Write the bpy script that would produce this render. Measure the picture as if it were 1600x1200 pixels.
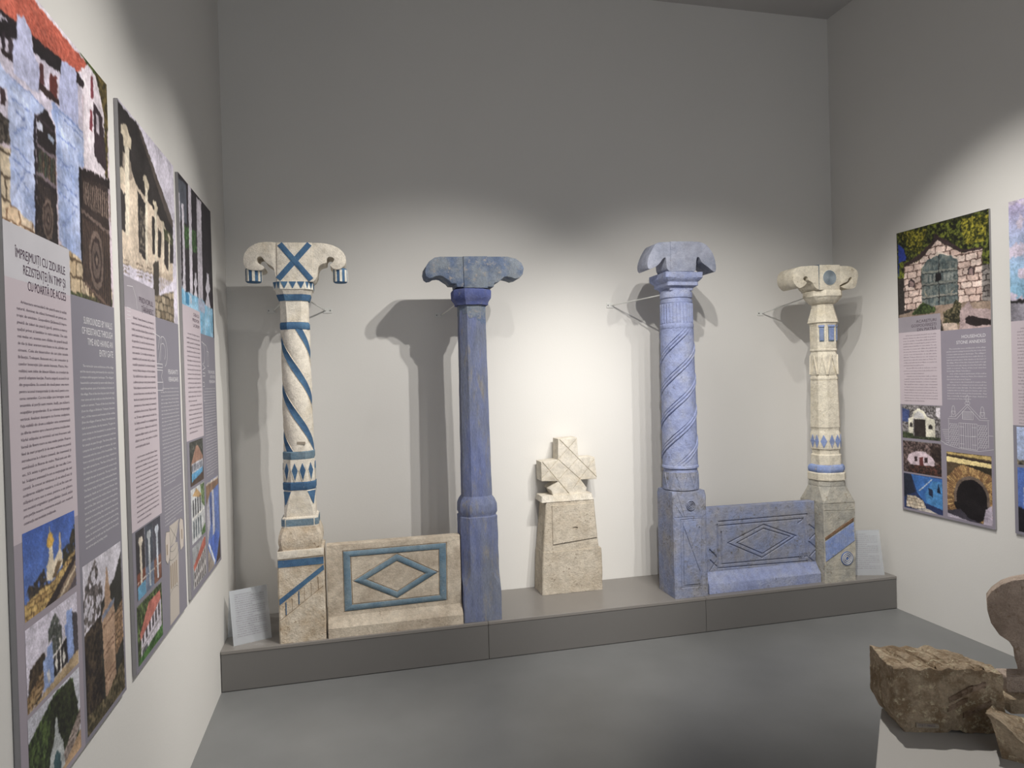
import bpy, bmesh, math, random
import numpy as np
from mathutils import Vector, Matrix, noise
random.seed(4); RNG = np.random.default_rng(7)
PI = math.pi
for o in list(bpy.data.objects): bpy.data.objects.remove(o)
S = bpy.context.scene
COL = S.collection

# ---------------------------------------------------------------- camera
F_PX = 1064.75
CAM = np.array([0.6996, -4.3435, 1.6])
RV = np.array([0.97248, -0.23131, -0.02785]); UV = np.array([0.02920, 0.00240, 0.99957]); FV = np.array([0.23114, 0.97288, -0.00909])
cam = bpy.data.cameras.new('camera'); cam.sensor_fit = 'HORIZONTAL'; cam.sensor_width = 36; cam.lens = 36*F_PX/1600
cam.clip_start = .02
co = bpy.data.objects.new('camera', cam); COL.objects.link(co)
m = Matrix.Identity(4)
for i in range(3):
    m[i][0] = RV[i]; m[i][1] = UV[i]; m[i][2] = -FV[i]; m[i][3] = CAM[i]
co.matrix_world = m
S.camera = co

# ---------------------------------------------------------------- world, exposure, lights
S.view_settings.view_transform = 'Standard'; S.view_settings.look = 'None'
S.view_settings.gamma = 1; S.view_settings.exposure = 0.0; S.view_settings.use_curve_mapping = False
wd = bpy.data.worlds.new('world'); S.world = wd; wd.use_nodes = True
wd.node_tree.nodes['Background'].inputs[0].default_value = (.95, .97, 1.0, 1)
wd.node_tree.nodes['Background'].inputs[1].default_value = 0.80

def spot(loc, tgt, power, deg, blend=.6, size=.03, col=(1, .965, .91)):
    l = bpy.data.lights.new('track_spot', 'SPOT'); l.energy = power; l.spot_size = math.radians(deg); l.spot_blend = blend
    l.shadow_soft_size = size; l.color = col
    o = bpy.data.objects.new('track_spot', l); COL.objects.link(o); o.location = loc
    o.rotation_euler = (Vector(tgt)-Vector(loc)).to_track_quat('-Z', 'Y').to_euler()
    return o
spot((2.85, -3.1, 3.8), (0.95, 0, .48), 245, 56, .8)
spot((2.50, -3.1, 3.8), (0.95, 0, .48), 212, 56, .8)
spot((2.20, -3.1, 3.8), (2.15, 0, .80), 120, 36, 1)
spot((1.90, -3.1, 3.8), (3.25, 0, .48), 212, 56, .8)
spot((1.40, -3.1, 3.8), (3.35, 0, .48), 212, 56, .8)
spot((1.75, -2.5, 3.8), (0, -2.2, 1.25), 260, 64, 1)
spot((1.75, -1.4, 3.8), (0, -1.2, 1.2), 200, 60, 1)
spot((2.6, -1.9, 3.8), (4.19, -1.35, 1.2), 230, 62, .9)
spot((2.55, -1.7, 3.8), (2.25, -3.1, .75), 300, 30, .6)

# ---------------------------------------------------------------- measuring: a photo point onto a plane of the room
def ray(x, y): return RV*(x-800)/F_PX - UV*(y-600)/F_PX + FV
def at_y(x, y, Y):
    v = ray(x, y); return CAM + v*(Y-CAM[1])/v[1]
def at_x(x, y, X):
    v = ray(x, y); return CAM + v*(X-CAM[0])/v[0]
def at_z(x, y, Z):
    v = ray(x, y); return CAM + v*(Z-CAM[2])/v[2]

# ---------------------------------------------------------------- object helpers
WL = {}
def prop(o, label=None, cat=None, group=None, kind=None):
    if label: o['label'] = label
    if cat: o['category'] = cat
    if group: o['group'] = group
    if kind: o['kind'] = kind
    return o
def thing(name, loc, label, cat, group=None):
    o = bpy.data.objects.new(name, None); COL.objects.link(o); o.location = loc; o.empty_display_size = .1
    WL[o] = Vector(loc); return prop(o, label, cat, group)
def link(name, me, mat, parent=None):
    o = bpy.data.objects.new(name, me); COL.objects.link(o)
    if mat is not None: me.materials.append(mat)
    if parent is not None: o.parent = parent; WL[o] = WL[parent]
    else: WL[o] = Vector((0, 0, 0))
    return o
def sharp(me, deg=35):
    me.polygons.foreach_set('use_smooth', [True]*len(me.polygons)); me.set_sharp_from_angle(angle=math.radians(deg))
def wear(bm, amp, sc):
    if amp <= 0: return
    for v in bm.verts:
        n = noise.noise_vector(v.co*sc) + noise.noise_vector(v.co*sc*3.1)*.4
        v.co += n*amp
def obj(name, bm, mat, parent=None, amp=0, sc=14, smooth=35):
    wear(bm, amp, sc)
    off = WL[parent] if parent is not None else Vector((0, 0, 0))
    for v in bm.verts: v.co -= off
    bmesh.ops.recalc_face_normals(bm, faces=bm.faces)
    me = bpy.data.meshes.new(name); bm.to_mesh(me); bm.free()
    if smooth: sharp(me, smooth)
    return link(name, me, mat, parent)
def box(bm, lo, hi, bev=0, seg=2):
    r = bmesh.ops.create_cube(bm, size=1)
    vs = r['verts']
    for v in vs: v.co = Vector([lo[i]+(v.co[i]+.5)*(hi[i]-lo[i]) for i in range(3)])
    if bev:
        es = list({e for v in vs for e in v.link_edges})
        bmesh.ops.bevel(bm, geom=es, offset=bev, segments=seg, affect='EDGES', profile=.5)
    return bm
def prism(bm, pts, axis, a, b, bev=0, seg=2):
    """polygon of 2D points pushed from a to b along axis; axis y: pts=(x,z), x: (y,z), z: (x,y)"""
    def V(p, t): return {'y': (p[0], t, p[1]), 'x': (t, p[0], p[1]), 'z': (p[0], p[1], t)}[axis]
    A = [bm.verts.new(V(p, a)) for p in pts]; B = [bm.verts.new(V(p, b)) for p in pts]
    fs = [bm.faces.new(A), bm.faces.new(B[::-1])]
    n = len(pts)
    for i in range(n): fs.append(bm.faces.new((A[i], B[i], B[(i+1) % n], A[(i+1) % n])))
    bmesh.ops.recalc_face_normals(bm, faces=fs)
    if bev:
        es = list({e for f in fs[:2] for e in f.edges})
        bmesh.ops.bevel(bm, geom=es, offset=bev, segments=seg, affect='EDGES', profile=.5, clamp_overlap=True)
    return bm
def tube(bm, p, q, r, n=10):
    p, q = Vector(p), Vector(q); d = (q-p).normalized(); a = d.orthogonal().normalized(); b = d.cross(a)
    A = [bm.verts.new(p+(a*math.cos(t)+b*math.sin(t))*r) for t in [2*PI*i/n for i in range(n)]]
    B = [bm.verts.new(q+(a*math.cos(t)+b*math.sin(t))*r) for t in [2*PI*i/n for i in range(n)]]
    for i in range(n): bm.faces.new((A[i], A[(i+1) % n], B[(i+1) % n], B[i]))
    bm.faces.new(A[::-1]); bm.faces.new(B); return bm
def smoothline(pts, n=3):
    """Chaikin corner cutting of a closed outline"""
    for _ in range(n):
        q = []
        for i in range(len(pts)):
            a, b = pts[i], pts[(i+1) % len(pts)]
            q += [(a[0]*.75+b[0]*.25, a[1]*.75+b[1]*.25), (a[0]*.25+b[0]*.75, a[1]*.25+b[1]*.75)]
        pts = q
    return pts
def open_smooth(pts, n=2):
    for _ in range(n):
        q = [pts[0]]
        for i in range(len(pts)-1):
            a, b = pts[i], pts[i+1]
            q += [(a[0]*.75+b[0]*.25, a[1]*.75+b[1]*.25), (a[0]*.25+b[0]*.75, a[1]*.25+b[1]*.75)]
        q.append(pts[-1]); pts = q
    return pts
def carve(o, cut):
    """cut real grooves into a mesh object; cut is a bmesh in world space"""
    off = WL[o]
    for v in cut.verts: v.co -= off
    bmesh.ops.recalc_face_normals(cut, faces=cut.faces)
    me = bpy.data.meshes.new('cut'); cut.to_mesh(me); cut.free()
    c = bpy.data.objects.new('cut', me); COL.objects.link(c)
    if o.parent is not None: c.parent = o.parent
    md = o.modifiers.new('b', 'BOOLEAN'); md.operation = 'DIFFERENCE'; md.solver = 'EXACT'; md.use_self = True; md.object = c
    dg = bpy.context.evaluated_depsgraph_get(); dg.update()
    nm = bpy.data.meshes.new_from_object(o.evaluated_get(dg), depsgraph=dg)
    o.modifiers.clear(); old = o.data; name = old.name
    if len(nm.polygons) > 4:
        o.data = nm; bpy.data.meshes.remove(old); nm.name = name; sharp(nm)
    bpy.data.objects.remove(c); bpy.data.meshes.remove(me)
def vgroove(bm, p, q, w, d, yf):
    """V groove cutter on a face at y=yf (facing -y) between (x,z) points"""
    p, q = Vector((p[0], p[1])), Vector((q[0], q[1])); t = (q-p).normalized(); n = Vector((-t.y, t.x))*w/2
    t = t*w*.3; e = .02; vs = []
    for c in (p-t, q+t):
        vs.append([bm.verts.new((c.x+n.x*1.6, yf-e, c.y+n.y*1.6)), bm.verts.new((c.x+n.x, yf, c.y+n.y)), bm.verts.new((c.x, yf+d, c.y)), bm.verts.new((c.x-n.x, yf, c.y-n.y)), bm.verts.new((c.x-n.x*1.6, yf-e, c.y-n.y*1.6))])
    A, B = vs
    for i in range(5): bm.faces.new((A[i], A[(i+1) % 5], B[(i+1) % 5], B[i]))
    bm.faces.new(A[::-1]); bm.faces.new(B)

# ---------------------------------------------------------------- materials
def srgb(r, g, b):
    f = lambda c: (c/255/12.92) if c/255 <= .04045 else ((c/255+.055)/1.055)**2.4
    return (f(r), f(g), f(b), 1)
MATS = {}
def newmat(name, rough=.8):
    mt = bpy.data.materials.new(name); mt.use_nodes = True
    b = mt.node_tree.nodes['Principled BSDF']; b.inputs['Roughness'].default_value = rough
    b.inputs['Specular IOR Level'].default_value = .3
    return mt, mt.node_tree, b
def plain(name, c, rough=.8, metal=0, spec=.3):
    mt, nt, b = newmat(name, rough); b.inputs['Base Color'].default_value = srgb(*c); b.inputs['Metallic'].default_value = metal
    b.inputs['Specular IOR Level'].default_value = spec
    return mt
def N(nt, t, **k):
    n = nt.nodes.new(t)
    for a, v in k.items(): setattr(n, a, v)
    return n
def stone(name, base, c2, c3, s1=9, s2=60, a2=(.45, .62), a3=(.58, .7), bump=.5, rough=.9, streak=1.0, fine=220, depth=.004):
    """base colour, c2 in large soft patches, c3 in small speckled wear, pitted relief"""
    mt, nt, b = newmat(name, rough)
    L = nt.links
    tc = N(nt, 'ShaderNodeTexCoord'); mp = N(nt, 'ShaderNodeMapping'); mp.inputs['Scale'].default_value = (1, 1, streak)
    L.new(tc.outputs['Object'], mp.inputs[0])
    def nz(sc, det, ro=.6):
        n = N(nt, 'ShaderNodeTexNoise'); n.inputs['Scale'].default_value = sc; n.inputs['Detail'].default_value = det; n.inputs['Roughness'].default_value = ro
        L.new(mp.outputs[0], n.inputs['Vector']); return n
    n1, n2, n3 = nz(s1, 8, .65), nz(s2, 8, .7), nz(fine, 4, .6)
    def ramp(src, lo, hi):
        r = N(nt, 'ShaderNodeMapRange'); r.inputs[1].default_value = lo; r.inputs[2].default_value = hi; L.new(src, r.inputs[0]); return r
    r1 = ramp(n1.outputs[0], *a2)
    # speckle gathers where another large noise is high
    n4 = nz(s1*1.7, 5, .6); mul = N(nt, 'ShaderNodeMath', operation='ADD'); L.new(n2.outputs[0], mul.inputs[0])
    sub = N(nt, 'ShaderNodeMath', operation='MULTIPLY_ADD'); sub.inputs[1].default_value = .5; sub.inputs[2].default_value = -.25
    L.new(n4.outputs[0], sub.inputs[0]); L.new(sub.outputs[0], mul.inputs[1])
    r2 = ramp(mul.outputs[0], *a3)
    m1 = N(nt, 'ShaderNodeMix', data_type='RGBA'); m1.inputs[6].default_value = srgb(*base); m1.inputs[7].default_value = srgb(*c2); L.new(r1.outputs[0], m1.inputs[0])
    m2 = N(nt, 'ShaderNodeMix', data_type='RGBA'); L.new(m1.outputs[2], m2.inputs[6]); m2.inputs[7].default_value = srgb(*c3); L.new(r2.outputs[0], m2.inputs[0])
    r3 = ramp(n3.outputs[0], .3, .7); m3 = N(nt, 'ShaderNodeMix', data_type='RGBA', blend_type='MULTIPLY'); m3.inputs[0].default_value = .55
    L.new(m2.outputs[2], m3.inputs[6])
    cr = N(nt, 'ShaderNodeMapRange'); cr.inputs[3].default_value = .62; cr.inputs[4].default_value = 1.15; L.new(r3.outputs[0], cr.inputs[0]); L.new(cr.outputs[0], m3.inputs[7])
    n5 = nz(26, 6, .7); r5 = N(nt, 'ShaderNodeMapRange'); r5.inputs[1].default_value = .36; r5.inputs[2].default_value = .58; r5.inputs[3].default_value = .76; r5.inputs[4].default_value = 1.04; L.new(n5.outputs[0], r5.inputs[0])
    m5 = N(nt, 'ShaderNodeMix', data_type='RGBA', blend_type='MULTIPLY'); m5.inputs[0].default_value = .8; L.new(m3.outputs[2], m5.inputs[6]); L.new(r5.outputs[0], m5.inputs[7])
    L.new(m5.outputs[2], b.inputs['Base Color'])
    vo = N(nt, 'ShaderNodeTexVoronoi'); vo.inputs['Scale'].default_value = fine*.35; L.new(mp.outputs[0], vo.inputs['Vector'])
    ad = N(nt, 'ShaderNodeMath', operation='MULTIPLY_ADD'); ad.inputs[1].default_value = .3; L.new(vo.outputs[0], ad.inputs[0]); L.new(n2.outputs[0], ad.inputs[2])
    ad2 = N(nt, 'ShaderNodeMath', operation='MULTIPLY_ADD'); ad2.inputs[1].default_value = .4; L.new(n3.outputs[0], ad2.inputs[0]); L.new(ad.outputs[0], ad2.inputs[2])
    bp = N(nt, 'ShaderNodeBump'); bp.inputs['Strength'].default_value = min(1, bump*1.5); bp.inputs['Distance'].default_value = depth*1.3
    L.new(ad2.outputs[0], bp.inputs['Height']); L.new(bp.outputs[0], b.inputs['Normal'])
    return mt
def wallmat(name, c, rough, bump=.05, var=.06, scale=1.2):
    mt, nt, b = newmat(name, rough); L = nt.links
    tc = N(nt, 'ShaderNodeTexCoord'); n = N(nt, 'ShaderNodeTexNoise'); n.inputs['Scale'].default_value = scale; n.inputs['Detail'].default_value = 8
    L.new(tc.outputs['Object'], n.inputs['Vector'])
    r = N(nt, 'ShaderNodeMapRange'); r.inputs[1].default_value = .3; r.inputs[2].default_value = .7; r.inputs[3].default_value = 1-var; r.inputs[4].default_value = 1
    L.new(n.outputs[0], r.inputs[0])
    m_ = N(nt, 'ShaderNodeMix', data_type='RGBA', blend_type='MULTIPLY'); m_.inputs[0].default_value = 1; m_.inputs[6].default_value = srgb(*c); L.new(r.outputs[0], m_.inputs[7])
    L.new(m_.outputs[2], b.inputs['Base Color'])
    n2 = N(nt, 'ShaderNodeTexNoise'); n2.inputs['Scale'].default_value = 90; n2.inputs['Detail'].default_value = 5; L.new(tc.outputs['Object'], n2.inputs['Vector'])
    bp = N(nt, 'ShaderNodeBump'); bp.inputs['Strength'].default_value = bump; bp.inputs['Distance'].default_value = .01; L.new(n2.outputs[0], bp.inputs['Height']); L.new(bp.outputs[0], b.inputs['Normal'])
    return mt
M_wall = wallmat('white_wall_paint', (218, 216, 212), .85, .04, .03)
M_ceil = wallmat('ceiling_paint', (190, 188, 186), .9, .03, .03)
M_floor = wallmat('grey_floor_coating', (120, 121, 121), .4, .02, .16, 2.2)
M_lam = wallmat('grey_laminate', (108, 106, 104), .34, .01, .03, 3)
M_lamtop_lit = wallmat('grey_laminate_lit_top', (128, 124, 120), .3, .01, .03, 3)  # same laminate, lighter: brightness of the lit top face put into the colour
M_plinth = wallmat('pale_grey_laminate', (162, 159, 155), .5, .01, .03, 3)
M_cream = stone('limewashed_stone', (232, 224, 210), (216, 204, 182), (158, 136, 110), 7, 55, (.5, .75), (.66, .76), .35)
M_cream_rough = stone('weathered_cream_stone', (222, 210, 192), (196, 178, 154), (150, 128, 104), 8, 70, (.4, .62), (.6, .72), .7)
M_teal = stone('sea_blue_paint', (72, 104, 138), (88, 124, 152), (186, 186, 180), 10, 60, (.45, .7), (.68, .76), .3)
M_tealw = stone('worn_light_blue_paint', (108, 134, 152), (130, 148, 158), (180, 176, 166), 12, 60, (.4, .65), (.66, .76), .35)
M_white = stone('white_limewash', (232, 228, 216), (222, 214, 196), (176, 156, 126), 12, 80, (.5, .7), (.68, .76), .25)
M_panel = stone('aged_cream_panel_stone', (216, 204, 186), (188, 174, 156), (146, 130, 114), 6, 60, (.42, .62), (.62, .74), .4, streak=1.2)
M_slate = stone('worn_indigo_limewash', (114, 124, 164), (122, 128, 144), (138, 136, 136), 6, 34, (.38, .60), (.54, .70), .5, streak=.25)
M_slatecap = stone('bare_grey_blue_stone', (132, 140, 150), (102, 116, 142), (156, 152, 150), 10, 34, (.45, .6), (.58, .7), .5)
M_indigo = stone('deep_indigo_paint', (88, 98, 150), (108, 114, 150), (140, 142, 152), 10, 40, (.45, .7), (.62, .74), .5)
M_lav = stone('periwinkle_limewash', (152, 162, 200), (166, 172, 196), (122, 126, 146), 8, 50, (.45, .65), (.6, .74), .6)
M_lavdull = stone('weathered_periwinkle_stone', (142, 152, 184), (154, 154, 162), (116, 114, 112), 6, 60, (.4, .62), (.56, .7), .8)
M_lavcap = stone('faded_grey_blue_stone', (164, 168, 184), (150, 156, 174), (140, 128, 112), 9, 50, (.45, .65), (.64, .76), .5)
M_bone = stone('bone_white_stone', (224, 216, 198), (210, 200, 178), (158, 142, 118), 9, 60, (.5, .7), (.64, .74), .5)
M_bonegrey = stone('greyed_bone_stone', (196, 190, 176), (168, 166, 158), (138, 122, 98), 8, 60, (.4, .6), (.6, .72), .6)
M_skyblue = stone('pale_blue_paint', (140, 158, 204), (156, 166, 194), (196, 186, 168), 12, 60, (.45, .65), (.64, .74), .45)
M_brown = stone('brown_stained_stone', (142, 116, 92), (120, 92, 74), (180, 160, 130), 30, 90, (.4, .6), (.6, .7), .8)
M_bluegrey = stone('blue_grey_paint', (96, 110, 124), (126, 140, 150), (150, 150, 146), 12, 60, (.45, .65), (.64, .74), .4)
M_cross = stone('pale_limestone', (224, 217, 204), (212, 202, 184), (176, 160, 138), 8, 70, (.45, .68), (.62, .74), .45)
M_crossb = stone('rough_tan_limestone', (206, 196, 180), (190, 178, 160), (146, 134, 118), 8, 70, (.4, .62), (.58, .72), .9)
M_frag = stone('porous_brown_limestone', (212, 190, 162), (166, 142, 114), (236, 222, 190), 14, 90, (.44, .56), (.55, .66), 1.0, fine=170, depth=.012)
M_fragL = stone('dusty_pinkish_limestone', (190, 172, 158), (172, 154, 140), (146, 126, 108), 9, 80, (.4, .6), (.56, .7), .8, fine=300)
M_rod = plain('white_painted_steel', (214, 214, 210), .4, 0, .5)
M_screw = plain('zinc_screw', (130, 130, 130), .35, .8)
M_dark = plain('black_ink', (104, 92, 104), .7)
M_inkp = plain('plum_ink', (76, 58, 74), .7)
M_lightink = plain('white_ink', (222, 220, 224), .7)
M_edge = plain('grey_board_edge', (150, 148, 150), .6)
M_lilac = wallmat('lilac_print', (196, 185, 192), .55, 0, .05, 3)
M_greyp = wallmat('slate_grey_print', (134, 131, 142), .55, 0, .08, 2)
M_headp = wallmat('pale_heading_print', (200, 198, 204), .55, 0, .10, 6)
M_headd = wallmat('dusky_heading_print', (158, 152, 160), .55, 0, .14, 7)
M_lab = plain('brass_grey_tag', (150, 140, 126), .6)
def printmat():
    mt, nt, b = newmat('colour_photo_print', .5); a = N(nt, 'ShaderNodeAttribute'); a.attribute_name = 'ink'
    nt.links.new(a.outputs['Color'], b.inputs['Base Color']); b.inputs['Specular IOR Level'].default_value = .35; return mt
M_print = printmat()
def acrylic():
    mt = bpy.data.materials.new('clear_acrylic'); mt.use_nodes = True; nt = mt.node_tree; nt.nodes.clear(); L = nt.links
    out = N(nt, 'ShaderNodeOutputMaterial'); tr = N(nt, 'ShaderNodeBsdfTransparent'); tr.inputs[0].default_value = (.93, .95, .96, 1)
    df = N(nt, 'ShaderNodeBsdfDiffuse'); df.inputs[0].default_value = (.86, .88, .92, 1); gl = N(nt, 'ShaderNodeBsdfGlossy'); gl.inputs['Roughness'].default_value = .04
    m1 = N(nt, 'ShaderNodeMixShader'); m1.inputs[0].default_value = .3; L.new(tr.outputs[0], m1.inputs[1]); L.new(df.outputs[0], m1.inputs[2])
    fr = N(nt, 'ShaderNodeFresnel'); fr.inputs[0].default_value = 1.5
    m2 = N(nt, 'ShaderNodeMixShader'); L.new(fr.outputs[0], m2.inputs[0]); L.new(m1.outputs[0], m2.inputs[1]); L.new(gl.outputs[0], m2.inputs[2]); L.new(m2.outputs[0], out.inputs[0])
    return mt
M_acr = acrylic()

# ================================================================ ROOM SHELL
W, HC, HP, DP = 4.187, 4.168, 0.216, 0.5455
def struct(name, lo, hi, mat, bev=0):
    bm = bmesh.new(); box(bm, lo, hi, bev); o = obj(name, bm, mat, smooth=0 if not bev else 35); o['kind'] = 'structure'; return o
struct('floor', (-.2, -6.6, -.1), (W+.2, .2, 0), M_floor)
struct('wall_back', (-.2, 0, 0), (W+.2, .2, HC), M_wall)
struct('wall_left', (-.2, -6.6, 0), (0, 0, HC), M_wall)
struct('wall_right', (W, -6.6, 0), (W+.2, 0, HC), M_wall)
struct('ceiling', (-.2, -6.6, HC), (W+.2, .2, HC+.1), M_ceil)

# low display platform: carcass boards, top boards with a shadow joint
pf = thing('display_platform', (W/2, -DP/2, 0), 'long low grey laminate platform along the back wall, carrying the carved pillars', 'platform')
xs = [0.003, 1.425, 2.79, W-.003]
for i in range(3):
    bm = bmesh.new(); box(bm, (xs[i]+.0012, -DP+.003, .004), (xs[i+1]-.0012, -DP+.021, HP-.018), .0008, 1); obj('front_board', bm, M_lam, pf)
    bm = bmesh.new(); box(bm, (xs[i]+(.0008 if i else 0), -DP, HP-.0175), (xs[i+1]-.0008, -.002, HP), .0015, 1); obj('top_board', bm, M_lamtop_lit, pf)
bm = bmesh.new(); box(bm, (.004, -DP+.03, 0), (W-.004, -.01, HP-.018)); obj('inner_frame', bm, plain('dark_void', (40, 38, 36)), pf)

# ================================================================ PILLARS
def ringpts(cx, cy, r, c, k=6, tilt=0):
    """48 points; c None = round, else chamfer / half width. starts at front face left corner"""
    if c is None:
        out = []
        for j in range(8*k):
            a = math.radians(-22.5)+2*PI*j/(8*k); out.append((cx+r*math.sin(a), cy-r*math.cos(a)))
        return out
    q = r*(1-c); cs = [(-q, -r), (q, -r), (r, -q), (r, q), (q, r), (-q, r), (-r, q), (-r, -q)]
    out = []
    for i in range(8):
        a, b = cs[i], cs[(i+1) % 8]
        for j in range(k): t = j/k; out.append((cx+a[0]*(1-t)+b[0]*t, cy+a[1]*(1-t)+b[1]*t))
    return out
def loft(bm, rings, cap=True):
    """rings: list of (z, [(x,y)...]) from top to bottom or bottom to top"""
    prev = None; first = None
    for z, pts in rings:
        cur = [bm.verts.new((p[0], p[1], z)) for p in pts]
        if prev:
            n = len(cur)
            for i in range(n): bm.faces.new((prev[i], prev[(i+1) % n], cur[(i+1) % n], cur[i]))
        else: first = cur
        prev = cur
    if cap: bm.faces.new(first); bm.faces.new(prev[::-1])
    return bm
class Pillar:
    def __init__(s, name, cx, cy, label, group):
        s.cx0, s.cy = cx, cy
        s.root = thing(name, (cx, cy, HP), label, 'pillar', group); s.root['kind'] = 'thing'
        s.cosa = math.cos(math.atan2(cx-CAM[0], cy-CAM[1]))
        s.drift = lambda z: 0
    def cx(s, z): return s.cx0 + s.drift(z)
    def ring(s, y, xl, xr, c, mode='a'):
        if mode == 's':      # a flat front face read on the front plane
            yf = s.yf
            a, b = at_y(xl, y, yf), at_y(xr, y, yf); r = (b[0]-a[0])/2; z = (a[2]+b[2])/2
            return (z, r, c)
        a, b = at_y(xl, y, s.cy), at_y(xr, y, s.cy); r = (b[0]-a[0])/2*s.cosa*(1 if c is None else .97)
        z = at_y((xl+xr)/2, y, s.cy-r)[2]
        return (z, r, c)
    def part(s, name, rows, mat, mode='a', sub=3, amp=.0012, parent=None, lbl=None, sc=14):
        R = [tuple(row[:3]) if row[-1] == 'r' else s.ring(*row, mode) for row in rows]
        rr = []
        for i in range(len(R)-1):
            (z0, r0, c0), (z1, r1, c1) = R[i], R[i+1]
            n = max(1, min(40, int(abs(z0-z1)/.02)))
            for j in range(n):
                t = j/n; rr.append((z0*(1-t)+z1*t, r0*(1-t)+r1*t, None if c0 is None else c0*(1-t)+(c1 if c1 is not None else c0)*t))
        rr.append(R[-1])
        bm = bmesh.new(); loft(bm, [(z, ringpts(s.cx(z), s.cy, r, c)) for z, r, c in rr])
        o = obj(name, bm, mat, parent or s.root, amp, sc)
        for v in o.data.vertices:
            if v.co.z < 0: v.co.z = 0
        if lbl: o['label'] = lbl
        return o, R
    def spiral(s, y0, y1, xl, xr, starts, pitch, sense, phase0, band, mats, gd, lobe, names=('shaft', 'spiral_band'), rope=False):
        """twisted shaft whose helical fillets are their own mesh"""
        z0, r0, _ = s.ring(y0, *xl, None); z1, r1, _ = s.ring(y1, *xr, None)
        NZ = 100; per = 24; n = starts*per
        def prof(u):      # u 0..1 across one lobe; fillet around u=0
            d = min(u, 1-u)
            hb = band/2
            if rope:
                g = min(abs(d-hb), abs(d-hb*.05) if d < hb*.3 else 9)
                return -gd*max(0, 1-abs(d-hb)/.022) - gd*.5*max(0, 1-d/.016) + (.0055*math.sin(max(0, min(1, d/hb))*PI) if d < hb else 0)
            if d < hb: return -gd*(.35+.65*math.cos(d/hb*PI/2))
            return lobe*math.sin((d-hb)/(.5-hb)*PI/2)**.6 - lobe
        us = []
        for k in range(starts):
            half = band/2
            inner = [0, half*.5, half*.98, half*1.02, half*1.5]+[half*1.5+(1-3*half)*(j/(per-9)) for j in range(1, per-9)]+[1-half*1.5, 1-half*1.02, 1-half*.98, 1-half*.5]
            if rope:
                raw = sorted(set([0, .008, .016, hb_*.35, hb_*.6, hb_-.022, hb_-.011, hb_-.0005, hb_+.0005, hb_+.011, hb_+.022, hb_+.05, .3, .4]) if (hb_ := band/2) else [])
                inner = raw+[.5]+[1-q_ for q_ in raw[::-1] if q_ > 0]
            us += [(k+u) for u in inner]
        m_ = len(us)
        grid = []
        for j in range(NZ+1):
            t = j/NZ; z = z0*(1-t)+z1*t; r = r0*(1-t)+r1*t
            fade = min(1, min(t, 1-t)*18)
            row = []
            for u in us:
                th = 2*PI*(u/starts) + sense*(z0-z)/pitch*2*PI + phase0
                rad = r + (prof(u % 1))*fade
                row.append(Vector((s.cx(z)+rad*math.sin(th), s.cy-rad*math.cos(th), z)))
            grid.append(row)
        half = band/2
        for which in (0, 1):
            bm = bmesh.new(); vm = {}
            def V(j, i):
                if (j, i) not in vm: vm[(j, i)] = bm.verts.new(grid[j][i])
                return vm[(j, i)]
            for i in range(m_):
                a = us[i] % 1; b = us[(i+1) % m_] % 1; mid = (a+(b if b > a else b+1))/2 % 1
                isb = min(mid, 1-mid) < half
                if isb != bool(which): continue
                for j in range(NZ):
                    i2 = (i+1) % m_; bm.faces.new((V(j, i), V(j, i2), V(j+1, i2), V(j+1, i)))
            obj(names[which], bm, mats[which], s.root, .0008, 20)
def face_plate(bm, pts, yf, proud=.002, thick=.004, bev=.0):
    return prism(bm, pts, 'y', yf-proud, yf-proud+thick, bev)
def on_face(pts, yf):
    return [(float(p[0]), float(p[2])) for p in (at_y(x, y, yf) for x, y in pts)]
def tf(ox, oy, s): return lambda pts: [(ox+x/s, oy+y/s) for x, y in pts]
def strip(p, q, w):
    p, q = Vector(p), Vector(q); t = (q-p).normalized(); n = Vector((-t.y, t.x))*w/2
    return [tuple(p+n), tuple(q+n), tuple(q-n), tuple(p-n)]
def edge_patch(bm, s, R0, R1, edge, pts, off=.0012, thick=.003):
    """flat patch on one of the eight faces between two rings; pts in (u along face 0..1, v down 0..1)"""
    (z0, r0, c0), (z1, r1, c1) = R0, R1
    a, b = ringpts(s.cx(z0), s.cy, r0, c0), ringpts(s.cx(z1), s.cy, r1, c1)
    A0, B0, A1, B1 = a[edge*6], a[(edge*6+6) % 48], b[edge*6], b[(edge*6+6) % 48]
    mid = Vector(((A0[0]+B0[0])/2-s.cx(z0), (A0[1]+B0[1])/2-s.cy, 0)).normalized()
    out = []
    for u, v in pts:
        x = (A0[0]*(1-u)+B0[0]*u)*(1-v)+(A1[0]*(1-u)+B1[0]*u)*v; y = (A0[1]*(1-u)+B0[1]*u)*(1-v)+(A1[1]*(1-u)+B1[1]*u)*v
        out.append(Vector((x, y, z0*(1-v)+z1*v)))
    n = len(out); F = [bm.verts.new(p+mid*off) for p in out]; K = [bm.verts.new(p+mid*(off-thick)) for p in out]
    bm.faces.new(F); bm.faces.new(K[::-1])
    for i in range(n): bm.faces.new((F[i], K[i], K[(i+1) % n], F[(i+1) % n]))
def rings_disc(bm, cx, cz, yf, radii, w, proud=.003, n=40):
    """concentric carved rings standing proud of a face"""
    for r in radii:
        prev = None
        vs = []
        for i in range(n):
            a = 2*PI*i/n; c, sn = math.cos(a), math.sin(a)
            vs.append([bm.verts.new((cx+(r-w/2)*c, yf, cz+(r-w/2)*sn)), bm.verts.new((cx+(r-w/4)*c, yf-proud, cz+(r-w/4)*sn)), bm.verts.new((cx+(r+w/4)*c, yf-proud, cz+(r+w/4)*sn)), bm.verts.new((cx+(r+w/2)*c, yf, cz+(r+w/2)*sn))])
        for i in range(n):
            A, B = vs[i], vs[(i+1) % n]
            for j in range(3): bm.faces.new((A[j], A[j+1], B[j+1], B[j]))
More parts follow.
